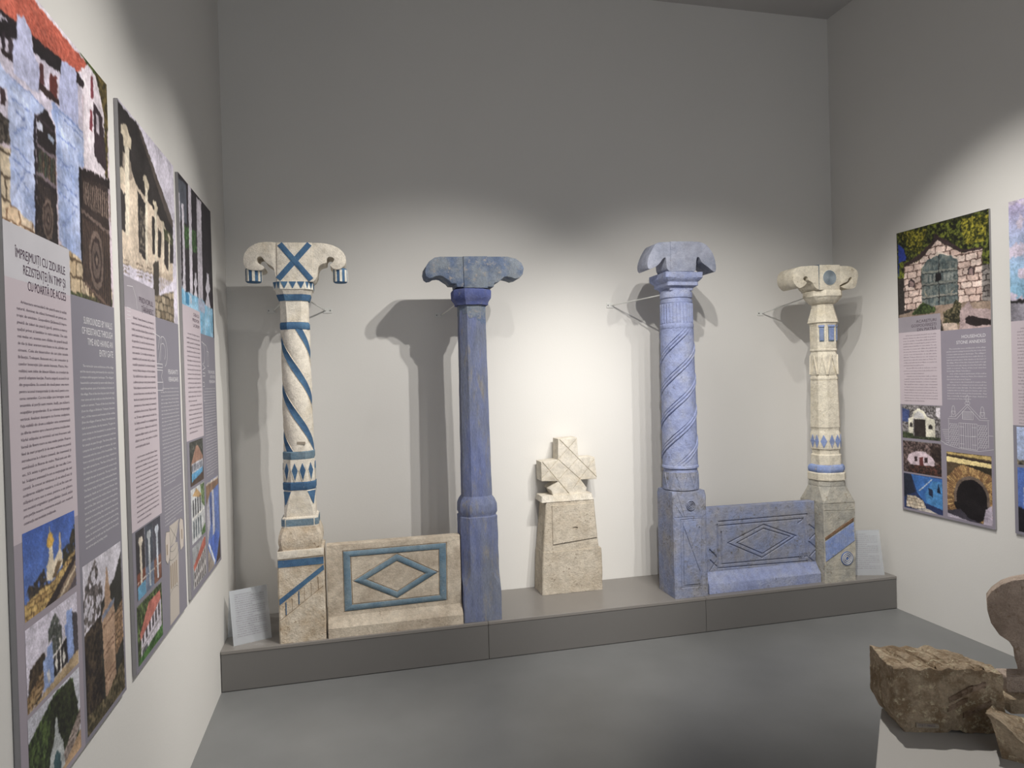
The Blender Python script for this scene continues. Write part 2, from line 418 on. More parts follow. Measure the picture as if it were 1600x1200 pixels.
def disc_poly(cx, cz, r, n=36): return [(cx+r*math.cos(2*PI*i/n), cz+r*math.sin(2*PI*i/n)) for i in range(n)]
GP = 'carved stone porch pillars on the platform'

# ---------------- pillar 1: cream with blue spiral
p = Pillar('stone_pillar', .415, -.41, 'cream and sea-blue carved stone pillar with X-marked capital and blue spiral, leftmost on platform', GP)
p.yf = -.528
base, R = p.part('base', [(861, 432.6, 506, .06), (HP, .1205, .06, 'r')], M_cream_rough, 's', amp=.002, lbl='square weathered base block with a blue slanting stripe')
bz, br = R[1][0], R[1][1]
YF = p.cy-R[0][1]
bm = bmesh.new()
face_plate(bm, on_face([(434, 876.5), (505.4, 869.5), (505.8, 880.5), (434.3, 887.5)], YF), YF, .002, .006); obj('blue_band', bm, M_teal, p.root, .0006)
bm = bmesh.new(); face_plate(bm, on_face([(433.2, 862.5), (506, 855.5), (506, 866.5), (433.4, 874.5)], YF), YF, .007, .01, .002); obj('ledge', bm, M_cream, p.root, .001)
bm = bmesh.new()
face_plate(bm, on_face([(436.5, 937), (505.5, 882), (506.5, 889.5), (436.8, 946)], YF), YF, .002, .006); obj('slanting_stripe', bm, M_teal, p.root, .0006)
cut = bmesh.new()
l = on_face([(437.5, 971), (508, 913.7)], YF); vgroove(cut, l[0], l[1], .007, .005, YF)
for (x, a, b) in [(446, 941, 962), (456, 934, 953), (466, 925, 945), (475, 917, 937), (485.5, 909, 929), (496.5, 900, 920)]:
    l = on_face([(x, a+2), (x+.6, b)], YF); vgroove(cut, l[0], l[1], .006, .004, YF)
carve(base, cut)
for (x, a, b) in [(447.6, 941, 961), (467.6, 924, 944)]:
    bm = bmesh.new(); face_plate(bm, on_face([(x-1.4, a), (x, a), (x+.6, b), (x-.8, b)], YF), YF, .0012, .003); obj('painted_bar', bm, M_teal, p.root)
p.part('bell_moulding', [(823, 441, 499.5, .16), (829, 438.5, 502, .16), (836, 436.5, 504, .16), (846, 435.2, 505, .14), (852, 436, 504.5, .14), (858, 437.5, 503, .14), (862, 435.5, 505, .12)], M_cream_rough, amp=.0018)
p.part('torus_ring', [(807, 446, 498, .2), (809, 443.5, 500, .2), (813, 442.5, 501, .2), (819, 442.8, 500.6, .2), (823.5, 441.5, 500, .18)], M_cream, amp=.001)
_, Rt = [0, p.ring(811, 442.5, 501.2, .2)], p.ring(811, 442.3, 501.4, .2); Rb = p.ring(821, 442.0, 501.2, .2)
bm = bmesh.new()
for e in (0, 1, 7, 2, 6): edge_patch(bm, p, Rt, Rb, e, [(.04, 0), (.96, 0), (.96, 1), (.04, 1)], .001)
obj('torus_paint', bm, M_tealw, p.root)
o, R = p.part('lower_shaft', [(766, 446.7, 496.4, .5), (772, 446.7, 496.4, .42), (800, 446.9, 496.8, .16), (808, 447, 497, .14)], M_cream, amp=.0012)
T, B = p.ring(768, 446.4, 496.8, .48), p.ring(788, 446.4, 497, .25)
for e in (1, 3, 5, 7): bm = bmesh.new(); edge_patch(bm, p, T, B, e, [(0, 0), (1, 0), (.55, 1), (.45, 1)], .002); obj('corner_paint', bm, M_teal, p.root)
p.part('collar', [(753, 446, 496, .5), (755, 444.5, 497.4, .5), (764, 444.8, 497.4, .5), (766, 446, 496.5, .5)], M_teal)
o, R = p.part('diamond_band', [(718, 445.8, 495.5, .5), (753, 446, 496, .5)], M_cream)
T, B = p.ring(718, 445.6, 495.8, .5), p.ring(753, 445.8, 496.2, .5)
bt = bmesh.new()
for e in range(8):
    cs = [(.26, .34), (.76, .34)] if e % 2 == 0 else [(.5, .5)]
    for u, w in cs:
        bd = bmesh.new(); edge_patch(bd, p, T, B, e, [(u, .16), (u+w*.55, .5), (u, .92), (u-w*.55, .5)], .0028); obj('painted_diamond', bd, M_teal, p.root)
        for sgn in (-1, 1):
            edge_patch(bt, p, T, B, e, [(u+sgn*w*.60, .45), (u+sgn*w*.70, .45), (u+sgn*w*.1, 1.0), (u-sgn*w*.02, 1.0)], .003)
obj('raised_chevrons', bt, M_white, p.root)['kind'] = 'stuff'
p.part('collar', [(705.4, 445.5, 493.5, .55), (707, 444, 494.6, .55), (716, 444.2, 495, .55), (718, 445.5, 494.5, .55)], M_tealw)
p.spiral(514.3, 705.6, (444.3, 490.2), (445.0, 493.4), 3, .77, 1, math.radians(-102), .25, (M_cream, M_teal), .006, .007)
ty_ = p.cy-p.ring(692, 445, 493, None)[1]
bm = bmesh.new(); prism(bm, on_face([(463.8, 690.3), (477.2, 690.3), (477.2, 694.6), (463.8, 694.6)], ty_), 'y', ty_-.001, ty_+.004, .0003, 1); obj('number_tag', bm, M_lab, p.root)
p.part('collar', [(503, 444, 488, .5), (505, 442.5, 489.4, .5), (512.5, 442.5, 489.6, .5), (514.5, 444, 489, .5)], M_teal)
p.part('upper_shaft', [(469, 443.2, 488.2, .45), (503, 443.4, 488.2, .5)], M_cream)
p.part('collar', [(459, 437.5, 491, .45), (461, 437.3, 491, .45), (469.4, 441, 488.7, .45)], M_teal)
p.part('neck', [(451, 434.2, 493.4, .42), (459.2, 437, 491, .45)], M_cream)
o, R = p.part('abacus', [(439.5, 432, 494.5, .37), (451.2, 432, 494.5, .37)], M_white)
T, B = R
for e in range(8):
    for k in range(3 if e % 2 == 0 else 2):
        n_ = 3 if e % 2 == 0 else 2; c = (k+.5)/n_; w = .36/n_
        bd = bmesh.new(); edge_patch(bd, p, T, B, e, [(c-w*1.25, .02), (c+w*1.25, .02), (c+w*.1, .9), (c-w*.1, .9)], .002); obj('painted_triangle', bd, M_teal, p.root)
cyf = p.cy-.088
z8 = tf(370, 360, 8.889)
blk = on_face(z8([(555, 168), (1045, 170), (1058, 712), (560, 712)]), cyf)
bm = bmesh.new(); prism(bm, blk, 'y', cyf-.006, p.cy+.09, .003); cap = obj('capital', bm, M_cream, p.root, .001)
bm = bmesh.new()
c4 = [(at_y(x, y, cyf)[0], at_y(x, y, cyf)[2]) for x, y in z8([(595, 190), (1035, 690), (1010, 190), (575, 680)])]
face_plate(bm, strip(c4[0], c4[1], .030), cyf-.006, .0025, .005, .0008)
obj('painted_cross_bar', bm, M_teal, p.root)
bm = bmesh.new(); mid = [(c4[2][0]+c4[3][0])/2, (c4[2][1]+c4[3][1])/2]
face_plate(bm, strip(c4[2], c4[3], .030), cyf-.006, .0022, .005, .0008)
obj('painted_cross_bar', bm, M_teal, p.root)
la = [(562, 172), (470, 160), (380, 160), (290, 170), (200, 210), (130, 275), (92, 350), (92, 440), (112, 510), (160, 545), (240, 552), (320, 556), (368, 538), (378, 505), (350, 480), (305, 462), (280, 425), (275, 390), (295, 364), (330, 358), (362, 378), (385, 425), (440, 470), (490, 495), (520, 540), (535, 620), (548, 700), (562, 712)]
ra = [(1045, 174), (1130, 172), (1220, 180), (1330, 205), (1430, 255), (1500, 330), (1522, 410), (1500, 480), (1455, 525), (1400, 545), (1340, 530), (1300, 495), (1292, 470), (1330, 450), (1352, 415), (1350, 385), (1310, 364), (1268, 368), (1246, 400), (1250, 450), (1190, 462), (1145, 488), (1122, 545), (1118, 630), (1085, 690), (1056, 712)]
for a in (la, ra):
    pts = on_face(z8(a), cyf)
    bm = bmesh.new(); prism(bm, open_smooth(pts, 2), 'y', cyf, p.cy+.08, .004); obj('volute', bm, M_cream, p.root, .0012)
for xa, xb, yt, yb, ny in ((105, 330, 528, 712, cyf+.05), (1335, 1532, 535, 716, cyf+.05)):
    q = on_face(z8([(xa, yt), (xb, yt), (xa, yb)]), ny-.04); r = (q[1][0]-q[0][0])/2; x0 = (q[0][0]+q[1][0])/2
    bm = bmesh.new(); loft(bm, [(q[0][1]+.006, ringpts(x0, ny, r*.9, None)), (q[0][1], ringpts(x0, ny, r, None)), (q[2][1]+.006, ringpts(x0, ny, r, None)), (q[2][1], ringpts(x0, ny, r*.86, None))])
    dr = obj('volute_drum', bm, M_teal, p.root, .0005)
    bm = bmesh.new()
    for k in range(8):
        a = 2*PI*(k+.1)/8
        vs = []
        for dz in (q[0][1]-.002, q[2][1]+.004):
            vs.append([bm.verts.new((x0+rr*math.sin(a+da), ny-rr*math.cos(a+da), dz)) for da, rr in ((-.2, r*.98), (-.14, r*1.07), (.14, r*1.07), (.2, r*.98))])
        A, B = vs
        for j in range(4): bm.faces.new((A[j], A[(j+1) % 4], B[(j+1) % 4], B[j]))
        bm.faces.new(A); bm.faces.new(B[::-1])
    obj('white_flute', bm, M_white, dr)

# ---------------- pillar 2: indigo octagonal
p = Pillar('stone_pillar', 1.40, -.418, 'slate-blue octagonal stone pillar with plain spreading capital, second from left on platform', GP)
p.yf = -.515
zb_, rb_, _ = p.ring(893, 717, 777.5, .42)
p.part('pedestal', [(812, 716.8, 776.6, .42), (893, 717, 777.5, .42), (p.ring(903, 717, 777, .4)[0], rb_*1.0, .34, 'r'), (p.ring(914, 717, 777, .4)[0], rb_*.99, .12, 'r'), (p.ring(926, 717, 777, .4)[0], rb_*1.0, .04, 'r'), (HP, rb_*1.0, .04, 'r')], M_slate, amp=.0026, sc=11)
p.part('moulding', [(776.5, 722, 768.5, .5), (778.5, 721, 770, .5), (782, 719.2, 772.5, .5), (788, 717.4, 775, .45), (791, 716.8, 776, .45), (803, 716.8, 776.4, .44), (806, 718.5, 774.5, .44), (808, 718.5, 774.5, .44), (809.5, 717, 776.5, .42), (813, 717, 776.6, .42)], M_slate, amp=.0014)
p.part('shaft', [(475, 723.4, 764.9, .5), (560, 723, 765.8, .5), (776.8, 721.8, 768.4, .5)], M_slate, amp=.0016, sc=9)
p.part('collar', [(450.4, 713.6, 771.6, .5), (452.5, 712.2, 772.8, .5), (464, 712.6, 772.6, .5), (468, 715.5, 770.5, .5), (471, 717.5, 769, .5), (475.4, 718.5, 768.5, .5)], M_indigo, amp=.0014)
zt_, rt_, _ = p.ring(475.6, 723.4, 764.9, .5); zq_ = p.ring(530, 723.2, 765.4, .5); bm = bmesh.new()
rag = [.030, .055, .05, .078, .072, .095, .112, .105, .118, .10, .09, .07]
def rag_at(i): i = (i+5) % 48; return rag[min(11, i//2)] if i < 24 else .06+.02*math.sin(i)
A_ = ringpts(p.cx0, p.cy, rt_+.0014, .5); B_ = [ringpts(p.cx0, p.cy, rt_+(zq_[1]-rt_)*.5+.0014, .5)[i] for i in range(48)]
rows_ = [[bm.verts.new((A_[i][0], A_[i][1], zt_-rag_at(i)*t)) for i in range(48)] for t in (0, .5, 1)]; rows_.append([bm.verts.new((ringpts(p.cx0, p.cy, rt_-.002, .5)[i][0], ringpts(p.cx0, p.cy, rt_-.002, .5)[i][1], zt_-rag_at(i)-.001)) for i in range(48)])
for a_, b_ in zip(rows_, rows_[1:]):
    for i in range(48): bm.faces.new((a_[i], a_[(i+1) % 48], b_[(i+1) % 48], b_[i]))
obj('bare_plaster', bm, M_slatecap, p.root, .0006)
cyf = p.cy-.085
z9 = tf(650, 390, 8.889)
capo = [(340, 98), (600, 98), (1050, 98), (1270, 98), (1390, 125), (1470, 185), (1496, 260), (1485, 340), (1440, 392), (1380, 405), (1330, 385), (1270, 372), (1230, 375), (1170, 430), (1150, 445), (1092, 462), (1088, 490), (1082, 515), (1005, 515), (1000, 530), (680, 530), (650, 520), (570, 515), (560, 470), (490, 468), (460, 430), (420, 405), (370, 370), (330, 362), (270, 370), (230, 395), (185, 400), (145, 370), (126, 310), (135, 235), (180, 165), (260, 110)]
bm = bmesh.new(); prism(bm, on_face(z9(capo), cyf), 'y', cyf, p.cy+.085, .004); cp = obj('capital', bm, M_slatecap, p.root, .0015)
bm = bmesh.new(); prism(bm, on_face(z9([(655, 96), (985, 96), (1000, 532), (670, 532)]), cyf), 'y', cyf-.006, cyf+.02, .002); obj('capital_face', bm, M_slatecap, p.root, .0012)

# ---------------- pillar 3: periwinkle spiral
p = Pillar('stone_pillar', 2.712, -.405, 'tall periwinkle-blue carved stone pillar with grey drooping capital and carved square base', GP)
p.yf = -.515
base, R = p.part('base', [(p.ring(768, 1047.5, 1106, .08, 's')[0], .109, .12, 'r'), (p.ring(775, 1047.5, 1106, .08, 's')[0], .112, .06, 'r'), (HP, .113, .05, 'r')], M_lavdull, 's', amp=.002, sc=12, lbl='square base with carved circle, V band and crossed panel')
YF = p.cy-.1128
zz = tf(1020, 700, 8.571)
cut = bmesh.new()
for a, b in (((330, 620), (425, 925)), ((260, 690), (395, 925)), ((590, 600), (600, 700)), ((690, 620), (560, 905)), ((735, 700), (640, 920)), ((240, 940), (690, 915))):
    l = on_face(zz([a, b]), YF); vgroove(cut, l[0], l[1], .007, .004, YF)
z8b = tf(1000, 620, 3.636)
for a, b in (((232, 700), (238, 1085)), ((352, 690), (352, 1075)), ((232, 700), (352, 690)), ((238, 1085), (352, 1075)), ((195, 700), (205, 1100)), ((372, 690), (378, 1080))):
    l = on_face(z8b([a, b]), YF); vgroove(cut, l[0], l[1], .009, .004, YF)
carve(base, cut)
bm = bmesh.new(); face_plate(bm, on_face(z8b([(244, 712), (342, 703), (344, 1060), (250, 1068)]), YF), YF, .006, .014, .002); pn = obj('raised_panel', bm, M_lavdull, p.root, .001)
cut = bmesh.new()
for a, b in (((248, 740), (340, 990)), ((338, 740), (262, 980))):
    l = on_face(z8b([a, b]), YF-.006); vgroove(cut, l[0], l[1], .009, .009, YF-.006)
carve(pn, cut)
c = on_face([(1079, 789.3)], YF)[0]; bm = bmesh.new(); rings_disc(bm, c[0], c[1], YF-.001, (.009, .0185, .028), .006, .007); obj('carved_circle', bm, M_lavdull, p.root)
p.part('triangle_band', [(740, 1036, 1091.2, None), (767.5, 1035.4, 1091.8, None)], M_lavdull)
_, rb, _ = p.ring(753, 1036, 1091.3, None); z0 = p.ring(741, 1036, 1091, None)[0]; z1 = p.ring(766.5, 1036, 1091, None)[0]
bm = bmesh.new()
for k in range(8):
    for sg in (-1, 1):
        prev = None
        for j in range(5):
            t = j/4; a = 2*PI*k/8 + sg*(.07+.26*t); z = z0*(1-t)+z1*t
            q = [bm.verts.new((p.cx(z)+(rb+h)*math.sin(a+da), p.cy-(rb+h)*math.cos(a+da), z)) for da, h in ((-.022, -.002), (0, .004), (.022, -.002))]
            if prev:
                for i in range(2): bm.faces.new((prev[i], prev[i+1], q[i+1], q[i]))
            prev = q
obj('carved_triangles', bm, M_lavdull, p.root)
p.part('collar', [(729, 1035.5, 1091, None), (730.5, 1034.6, 1092, None), (733.5, 1034.6, 1092, None), (735, 1037, 1089.5, None), (740, 1037, 1089.5, None)], M_lav)
p.spiral(512.8, 729.2, (1031.8, 1084.2), (1035.4, 1091), 3, .58, -1, math.radians(18), .24, (M_lav, M_lav), .010, .003, rope=True)
p.part('collar', [(504, 1032.2, 1083, None), (505.5, 1031.2, 1084, None), (511, 1031.4, 1084, None), (513, 1032.6, 1083.4, None)], M_lav)
p.part('fluted_band', [(471, 1033, 1082, None), (505, 1032.6, 1083, None)], M_lav)
_, rb, _ = p.ring(490, 1032.6, 1082.6, None); z0 = p.ring(473, 1033, 1082, None)[0]; z1 = p.ring(503.5, 1033, 1082, None)[0]
bm = bmesh.new()
for k in range(30):
    a = 2*PI*k/30
    A, B = [[bm.verts.new((p.cx(z)+(rb+h)*math.sin(a+da), p.cy-(rb+h)*math.cos(a+da), z)) for da, h in ((-.07, -.003), (-.035, .004), (.035, .004), (.07, -.003))] for z in (z0, z1)]
    for j in range(4): bm.faces.new((A[j], A[(j+1) % 4], B[(j+1) % 4], B[j]))
    bm.faces.new(A[::-1]); bm.faces.new(B)
obj('flutes', bm, M_lav, p.root)
p.part('neck', [(452, 1034, 1080.5, None), (456, 1031.2, 1082, None), (463.5, 1031.5, 1082, None), (464.5, 1033.5, 1080.6, None), (466, 1033.5, 1080.6, None), (466.8, 1031.8, 1082.2, None), (471.5, 1032, 1082.2, None)], M_lav)
def sqpart(name, rows, mat, yf0, amp=.0015):
    rr = []
    for (y, xl, xr) in rows:
        r = (at_y(xr, y, yf0)[0]-at_y(xl, y, yf0)[0])/2; rr.append((at_y((xl+xr)/2, y, p.cy-r)[2], r))
    bm = bmesh.new(); loft(bm, [(z, ringpts(p.cx0, p.cy, r, .05)) for z, r in rr]); return obj(name, bm, mat, p.root, amp)
sqpart('abacus', [(424.5, 1040, 1097.8), (433, 1040.2, 1097.6), (437, 1042, 1094.5), (439, 1043, 1092), (440, 1043, 1090.5), (445.5, 1043, 1090.5), (448, 1045, 1086), (450, 1046, 1083), (453.5, 1046, 1082)], M_lav, -.515)
cyf = p.cy-.10
z10 = tf(980, 360, 10)
bm = bmesh.new(); prism(bm, on_face(z10([(672, 172), (1030, 172), (1035, 640), (680, 640)]), cyf), 'y', cyf-.004, p.cy+.09, .003); obj('capital', bm, M_lavcap, p.root, .0012)
la = [(690, 178), (600, 178), (500, 184), (452, 200), (410, 260), (362, 350), (322, 450), (312, 540), (330, 612), (390, 592), (450, 568), (520, 500), (556, 440), (590, 418), (608, 440), (612, 520), (622, 600), (660, 636), (690, 640)]
ra = [(1020, 175), (1110, 175), (1200, 200), (1270, 255), (1330, 340), (1372, 450), (1392, 560), (1385, 655), (1340, 640), (1290, 590), (1200, 530), (1155, 490), (1130, 420), (1098, 415), (1085, 440), (1080, 530), (1076, 640), (1020, 640)]
for a in (la, ra):
    bm = bmesh.new(); prism(bm, open_smooth(on_face(z10(a), cyf), 2), 'y', cyf, p.cy+.05, .003); obj('drooping_arm', bm, M_lavcap, p.root, .0015)

# ---------------- pillar 4: bone white with blue
p = Pillar('stone_pillar', 3.765, -.418, 'bone-white slender stone pillar with ringed disc capital and blue painted details, rightmost on platform', GP)
p.yf = -.532
base, R = p.part('base', [(785, 1285.7, 1335, .04), (850, 1288, 1337, .04), (HP, .1155, .04, 'r')], M_bonegrey, 's', amp=.0016, lbl='square base painted with slanting brown and blue bands')
YF = p.cy-R[0][1]-.0005; r4b, z4b = R[0][1], R[0][0]
zq = tf(1220, 640, 4.139)
cut = bmesh.new()
for a, b in (((275, 655), (472, 650)), ((276, 610), (472, 603)), ((290, 990), (478, 850)), ((285, 835), (470, 693)), ((286, 850), (470, 722)), ((290, 1040), (488, 1028)), ((290, 1075), (488, 1068))):
    l = on_face(zq([a, b]), YF); vgroove(cut, l[0], l[1], .006, .005, YF)
carve(base, cut)
bm = bmesh.new(); face_plate(bm, on_face(zq([(286, 828), (470, 698), (470, 718), (287, 845)]), YF), YF, .003, .006, .0015); obj('brown_bar', bm, M_brown, p.root, .001)
bm = bmesh.new(); face_plate(bm, on_face(zq([(288, 856), (471, 728), (477, 846), (292, 984)]), YF), YF, .0015, .004); bb = obj('blue_field', bm, M_skyblue, p.root, .0005)
bm = bmesh.new()
for k in range(13):
    x = 296+k*13.6; yt = 856-(x-288)*.70+6; yb = 984-(x-292)*.745-8
    l = on_face(zq([(x, yt), (x+2, yb)]), YF); face_plate(bm, strip(l[0], l[1], .0045), YF, .0035, .003)
obj('raised_stroke', bm, M_skyblue, bb)
c = on_face(zq([(428, 962)]), YF)[0]
bm = bmesh.new(); face_plate(bm, disc_poly(c[0], c[1], .044), YF, .001, .004); ds = obj('painted_disc', bm, M_skyblue, p.root)
bm = bmesh.new(); rings_disc(bm, c[0], c[1], YF-.0005, (.008, .020, .031, .042), .006, .004); obj('disc_rings', bm, plain('blue_pigment', (78, 104, 158), .85), ds)
bm = bmesh.new(); rings_disc(bm, c[0], c[1], YF-.0005, (.014, .0255, .0365), .006, .005); obj('disc_rings', bm, M_white, ds)
p.part('broach', [(760, 1267, 1320, .5), (762.5, 1266.5, 1321, .47), (z4b+.001, r4b*1.0, .05, 'r')], M_bonegrey, amp=.0014)
p.part('slab_ring', [(752.5, 1268, 1317, .5), (754, 1266.5, 1320, .5), (760.5, 1266.5, 1321, .48)], M_bonegrey)
p.part('slab_ring', [(740, 1264.5, 1317.5, .5), (742, 1263, 1319.5, .5), (752, 1263.3, 1320, .5), (753.5, 1265, 1318, .5)], M_bone, amp=.0016)
p.part('blue_torus', [(727.5, 1268, 1314, .55), (730, 1264.5, 1317.5, .55), (734, 1263, 1319.2, .55), (738, 1263.6, 1319, .55), (740.8, 1266, 1316.5, .55)], M_skyblue, amp=.0012)
p.part('shaft_foot', [(702.8, 1269.5, 1313, .5), (704, 1271, 1311.8, .5), (710.5, 1271, 1311.8, .5), (712.5, 1269, 1314, .5), (728, 1269.5, 1314.5, .5)], M_bone, amp=.0012)
o, R = p.part('diamond_band', [(669, 1268.5, 1312.5, .5), (671.5, 1269.8, 1311.6, .5), (675, 1269.8, 1311.6, .5), (677.4, 1268.6, 1313, .5), (702.8, 1269, 1313.4, .5)], M_bone)
T, B = p.ring(677.4, 1268.3, 1313.2, .5), p.ring(702.8, 1268.7, 1313.6, .5)
for e in range(8):
    for u in ([.28, .78] if e % 2 == 0 else [.5]):
        w = .22 if e % 2 == 0 else .34
        bd = bmesh.new(); edge_patch(bd, p, T, B, e, [(u, .1), (u+w, .5), (u, .92), (u-w, .5)], .0025); obj('painted_diamond', bd, M_skyblue, p.root)
p.part('shaft', [(594.6, 1268.3, 1308.8, .5), (668.6, 1268.3, 1312.6, .5)], M_bone, amp=.001)
zg, R = p.part('zigzag_band', [(543.5, 1269.8, 1307.6, .5), (545, 1268.6, 1308.8, .5), (547.5, 1268.6, 1308.8, .5), (549, 1270, 1307.4, .5), (551, 1270, 1307.4, .5), (553, 1269, 1308.4, .5), (585.5, 1268.6, 1308.6, .5), (587, 1269.8, 1307.8, .5), (590, 1268, 1309.4, .5), (593, 1268, 1309.4, .5), (594.8, 1269.4, 1308.4, .5)], M_bone, amp=.0006)
T, B = p.ring(554, 1269, 1308.4, .5), p.ring(585, 1268.6, 1308.6, .5)
bd = bmesh.new()
for e in range(8):
    edge_patch(bd, p, T, B, e, [(.0, 1), (.09, 1), (.54, .06), (.46, 0)], .008, .012)
    edge_patch(bd, p, T, B, e, [(.91, 1), (1, 1), (.54, 0), (.46, .06)], .008, .012)
obj('raised_zigzag', bd, M_bone, p.root)
p.part('window_band', [(502.7, 1266, 1311, .5), (503.5, 1267.6, 1309.4, .5), (508, 1268.6, 1308.4, .5), (543.6, 1269, 1308, .5)], M_bone, amp=.001)
T, B = p.ring(507, 1268.4, 1308.6, .5), p.ring(537, 1268.8, 1308.2, .5)
for e in (0, 1, 7):
    bw, bs = bmesh.new(), bmesh.new()
    a, b = (.24, .80)
    edge_patch(bw, p, T, B, e, [(a, .1), (b, .1), (b, .88), (a, .88)], .002)
    for k in range(4):
        u = a+.04+(b-a-.08)*(k+.5)/4; edge_patch(bs, p, T, B, e, [(u-.04, .16), (u+.04, .16), (u+.04, .82), (u-.04, .82)], .0045)
    edge_patch(bs, p, T, B, e, [(a-.08, .02), (b+.08, .02), (b+.05, .12), (a-.05, .12)], .006)
    wn = obj('painted_window', bw, M_bluegrey, p.root); obj('window_bars', bs, M_skyblue, wn)
p.part('gabled_neck', [(473.5, 1272.5, 1304.5, .5), (480, 1271.5, 1305.2, .5), (502.9, 1265.5, 1311.5, .5)], M_bone, amp=.001)
p.part('abacus', [(452.5, 1260.5, 1316, .5), (454, 1259, 1317, .5), (461.5, 1258.6, 1317.2, .5), (463.5, 1260.5, 1315, .5), (465, 1261, 1314.5, .5), (472.5, 1267.5, 1308, .5), (474, 1270, 1306, .5)], M_bone, amp=.002)
cyf = p.cy-.095
z11 = tf(1220, 400, 11.43)
bm = bmesh.new(); prism(bm, on_face(z11([(685, 158), (1048, 158), (1050, 605), (690, 605)]), cyf), 'y', cyf-.004, p.cy+.09, .003); obj('capital', bm, M_bone, p.root, .001)
bm = bmesh.new(); box(bm, (on_face(z11([(687, 158)]), cyf)[0][0]-.006, cyf-.001, on_face(z11([(687, 600)]), cyf)[0][1]), (on_face(z11([(687, 158)]), cyf)[0][0]+.002, p.cy+.06, on_face(z11([(687, 154)]), cyf)[0][1]), .0005, 1); obj('blue_side_strip', bm, M_bluegrey, p.root)
la = [(690, 172), (560, 172), (430, 180), (320, 188), (250, 230), (215, 310), (212, 410), (240, 490), (290, 550), (340, 575), (400, 552), (450, 510), (472, 465), (420, 440), (400, 405), (420, 370), (455, 362), (488, 385), (490, 430), (530, 455), (575, 480), (600, 540), (640, 585), (690, 600)]
ra = [(1040, 180), (1140, 176), (1230, 182), (1310, 215), (1368, 265), (1388, 340), (1368, 440), (1345, 540), (1310, 575), (1240, 590), (1150, 582), (1095, 562), (1080, 540), (1150, 512), (1215, 480), (1262, 440), (1278, 400), (1262, 372), (1235, 378), (1212, 415), (1195, 460), (1140, 480), (1090, 505), (1048, 530)]
for a in (la, ra):
    bm = bmesh.new(); prism(bm, open_smooth(on_face(z11(a), cyf), 2), 'y', cyf, p.cy+.07, .004); obj('volute', bm, M_bone, p.root, .0015)
c = on_face(z11([(862, 388)]), cyf)[0]
bm = bmesh.new(); face_plate(bm, disc_poly(c[0], c[1], .048), cyf-.004, .001, .004); ds = obj('painted_disc', bm, M_bluegrey, p.root)
bm = bmesh.new(); rings_disc(bm, c[0], c[1], cyf-.0045, (.006, .014, .022, .030, .038, .046), .005, .004); obj('disc_rings', bm, plain('slate_pigment', (150, 160, 166), .85), ds)

# ================================================================ STONE PANELS
def panel(label, x0, x1, ztl, ztr, yfront, yface, ybk, zp0, zp1, mats, amp, zb=HP):
    r = thing('stone_balustrade_panel', ((x0+x1)/2, (yfront+ybk)/2, zb), label, 'panel', 'carved parapet slabs between pillars')
    bm = bmesh.new()
    prism(bm, [(x0, zb+.02), (x1, zb+.02), (x1, ztr), (x0, ztl)], 'y', yface, ybk, .003)
    slab = obj('slab', bm, mats[0], r, amp, 12)
    bm = bmesh.new()
    pr = [(yfront, zb), (yfront, zp0), (yfront+.005, zp0+.006), (yface-.006, zp1-.012), (yface-.001, zp1), (ybk, zp1), (ybk, zb)]
    prism(bm, pr, 'x', x0, x1+.002, .003); obj('plinth', bm, mats[1], r, amp, 12)
    return r, slab
# cream panel
yf = -.492
A = on_face([(508.4, 853.3), (723.2, 836), (512, 999)], yf)
xl = .546; xr = 1.284
r, slab = panel('cream stone parapet slab with blue-painted rectangle and diamond, between the two left pillars', xl, xr, A[0][1], A[1][1], -.532, yf, -.42, HP+.052, HP+.105, (M_panel, M_panel), .0012)
zc = tf(400, 780, 4.706)
O = on_face(zc([(637, 383), (1400, 318), (1405, 742), (650, 828)]), yf); I = on_face(zc([(695, 425), (1343, 370), (1348, 703), (710, 773)]), yf)
cut = bmesh.new()
D = on_face(zc([(712, 602), (1035, 400), (1340, 536), (1038, 728)]), yf); K = on_face(zc([(815, 588), (1035, 455), (1243, 545), (1038, 677)]), yf)
for Q in (O, I, D, K):
    for i in range(4): vgroove(cut, Q[i], Q[(i+1) % 4], .006, .006, yf)
carve(slab, cut)
for nm, Q, G in (('border_moulding', O, I), ('diamond_moulding', D, K)):
    bm = bmesh.new()
    for i in range(4):
        j = (i+1) % 4
        sh = lambda a, b, t: (a[0]*(1-t)+b[0]*t, a[1]*(1-t)+b[1]*t)
        prof = [(.06, 0), (.2, .004), (.5, .0065), (.8, .004), (.94, 0)]
        rows = [[bm.verts.new((q[0], yf-h, q[1])) for q in (sh(Q[i], G[i], t), sh(Q[j], G[j], t))] for t, h in prof]
        for a, b in zip(rows, rows[1:]): bm.faces.new((a[0], a[1], b[1], b[0]))
    obj(nm, bm, M_tealw, r)
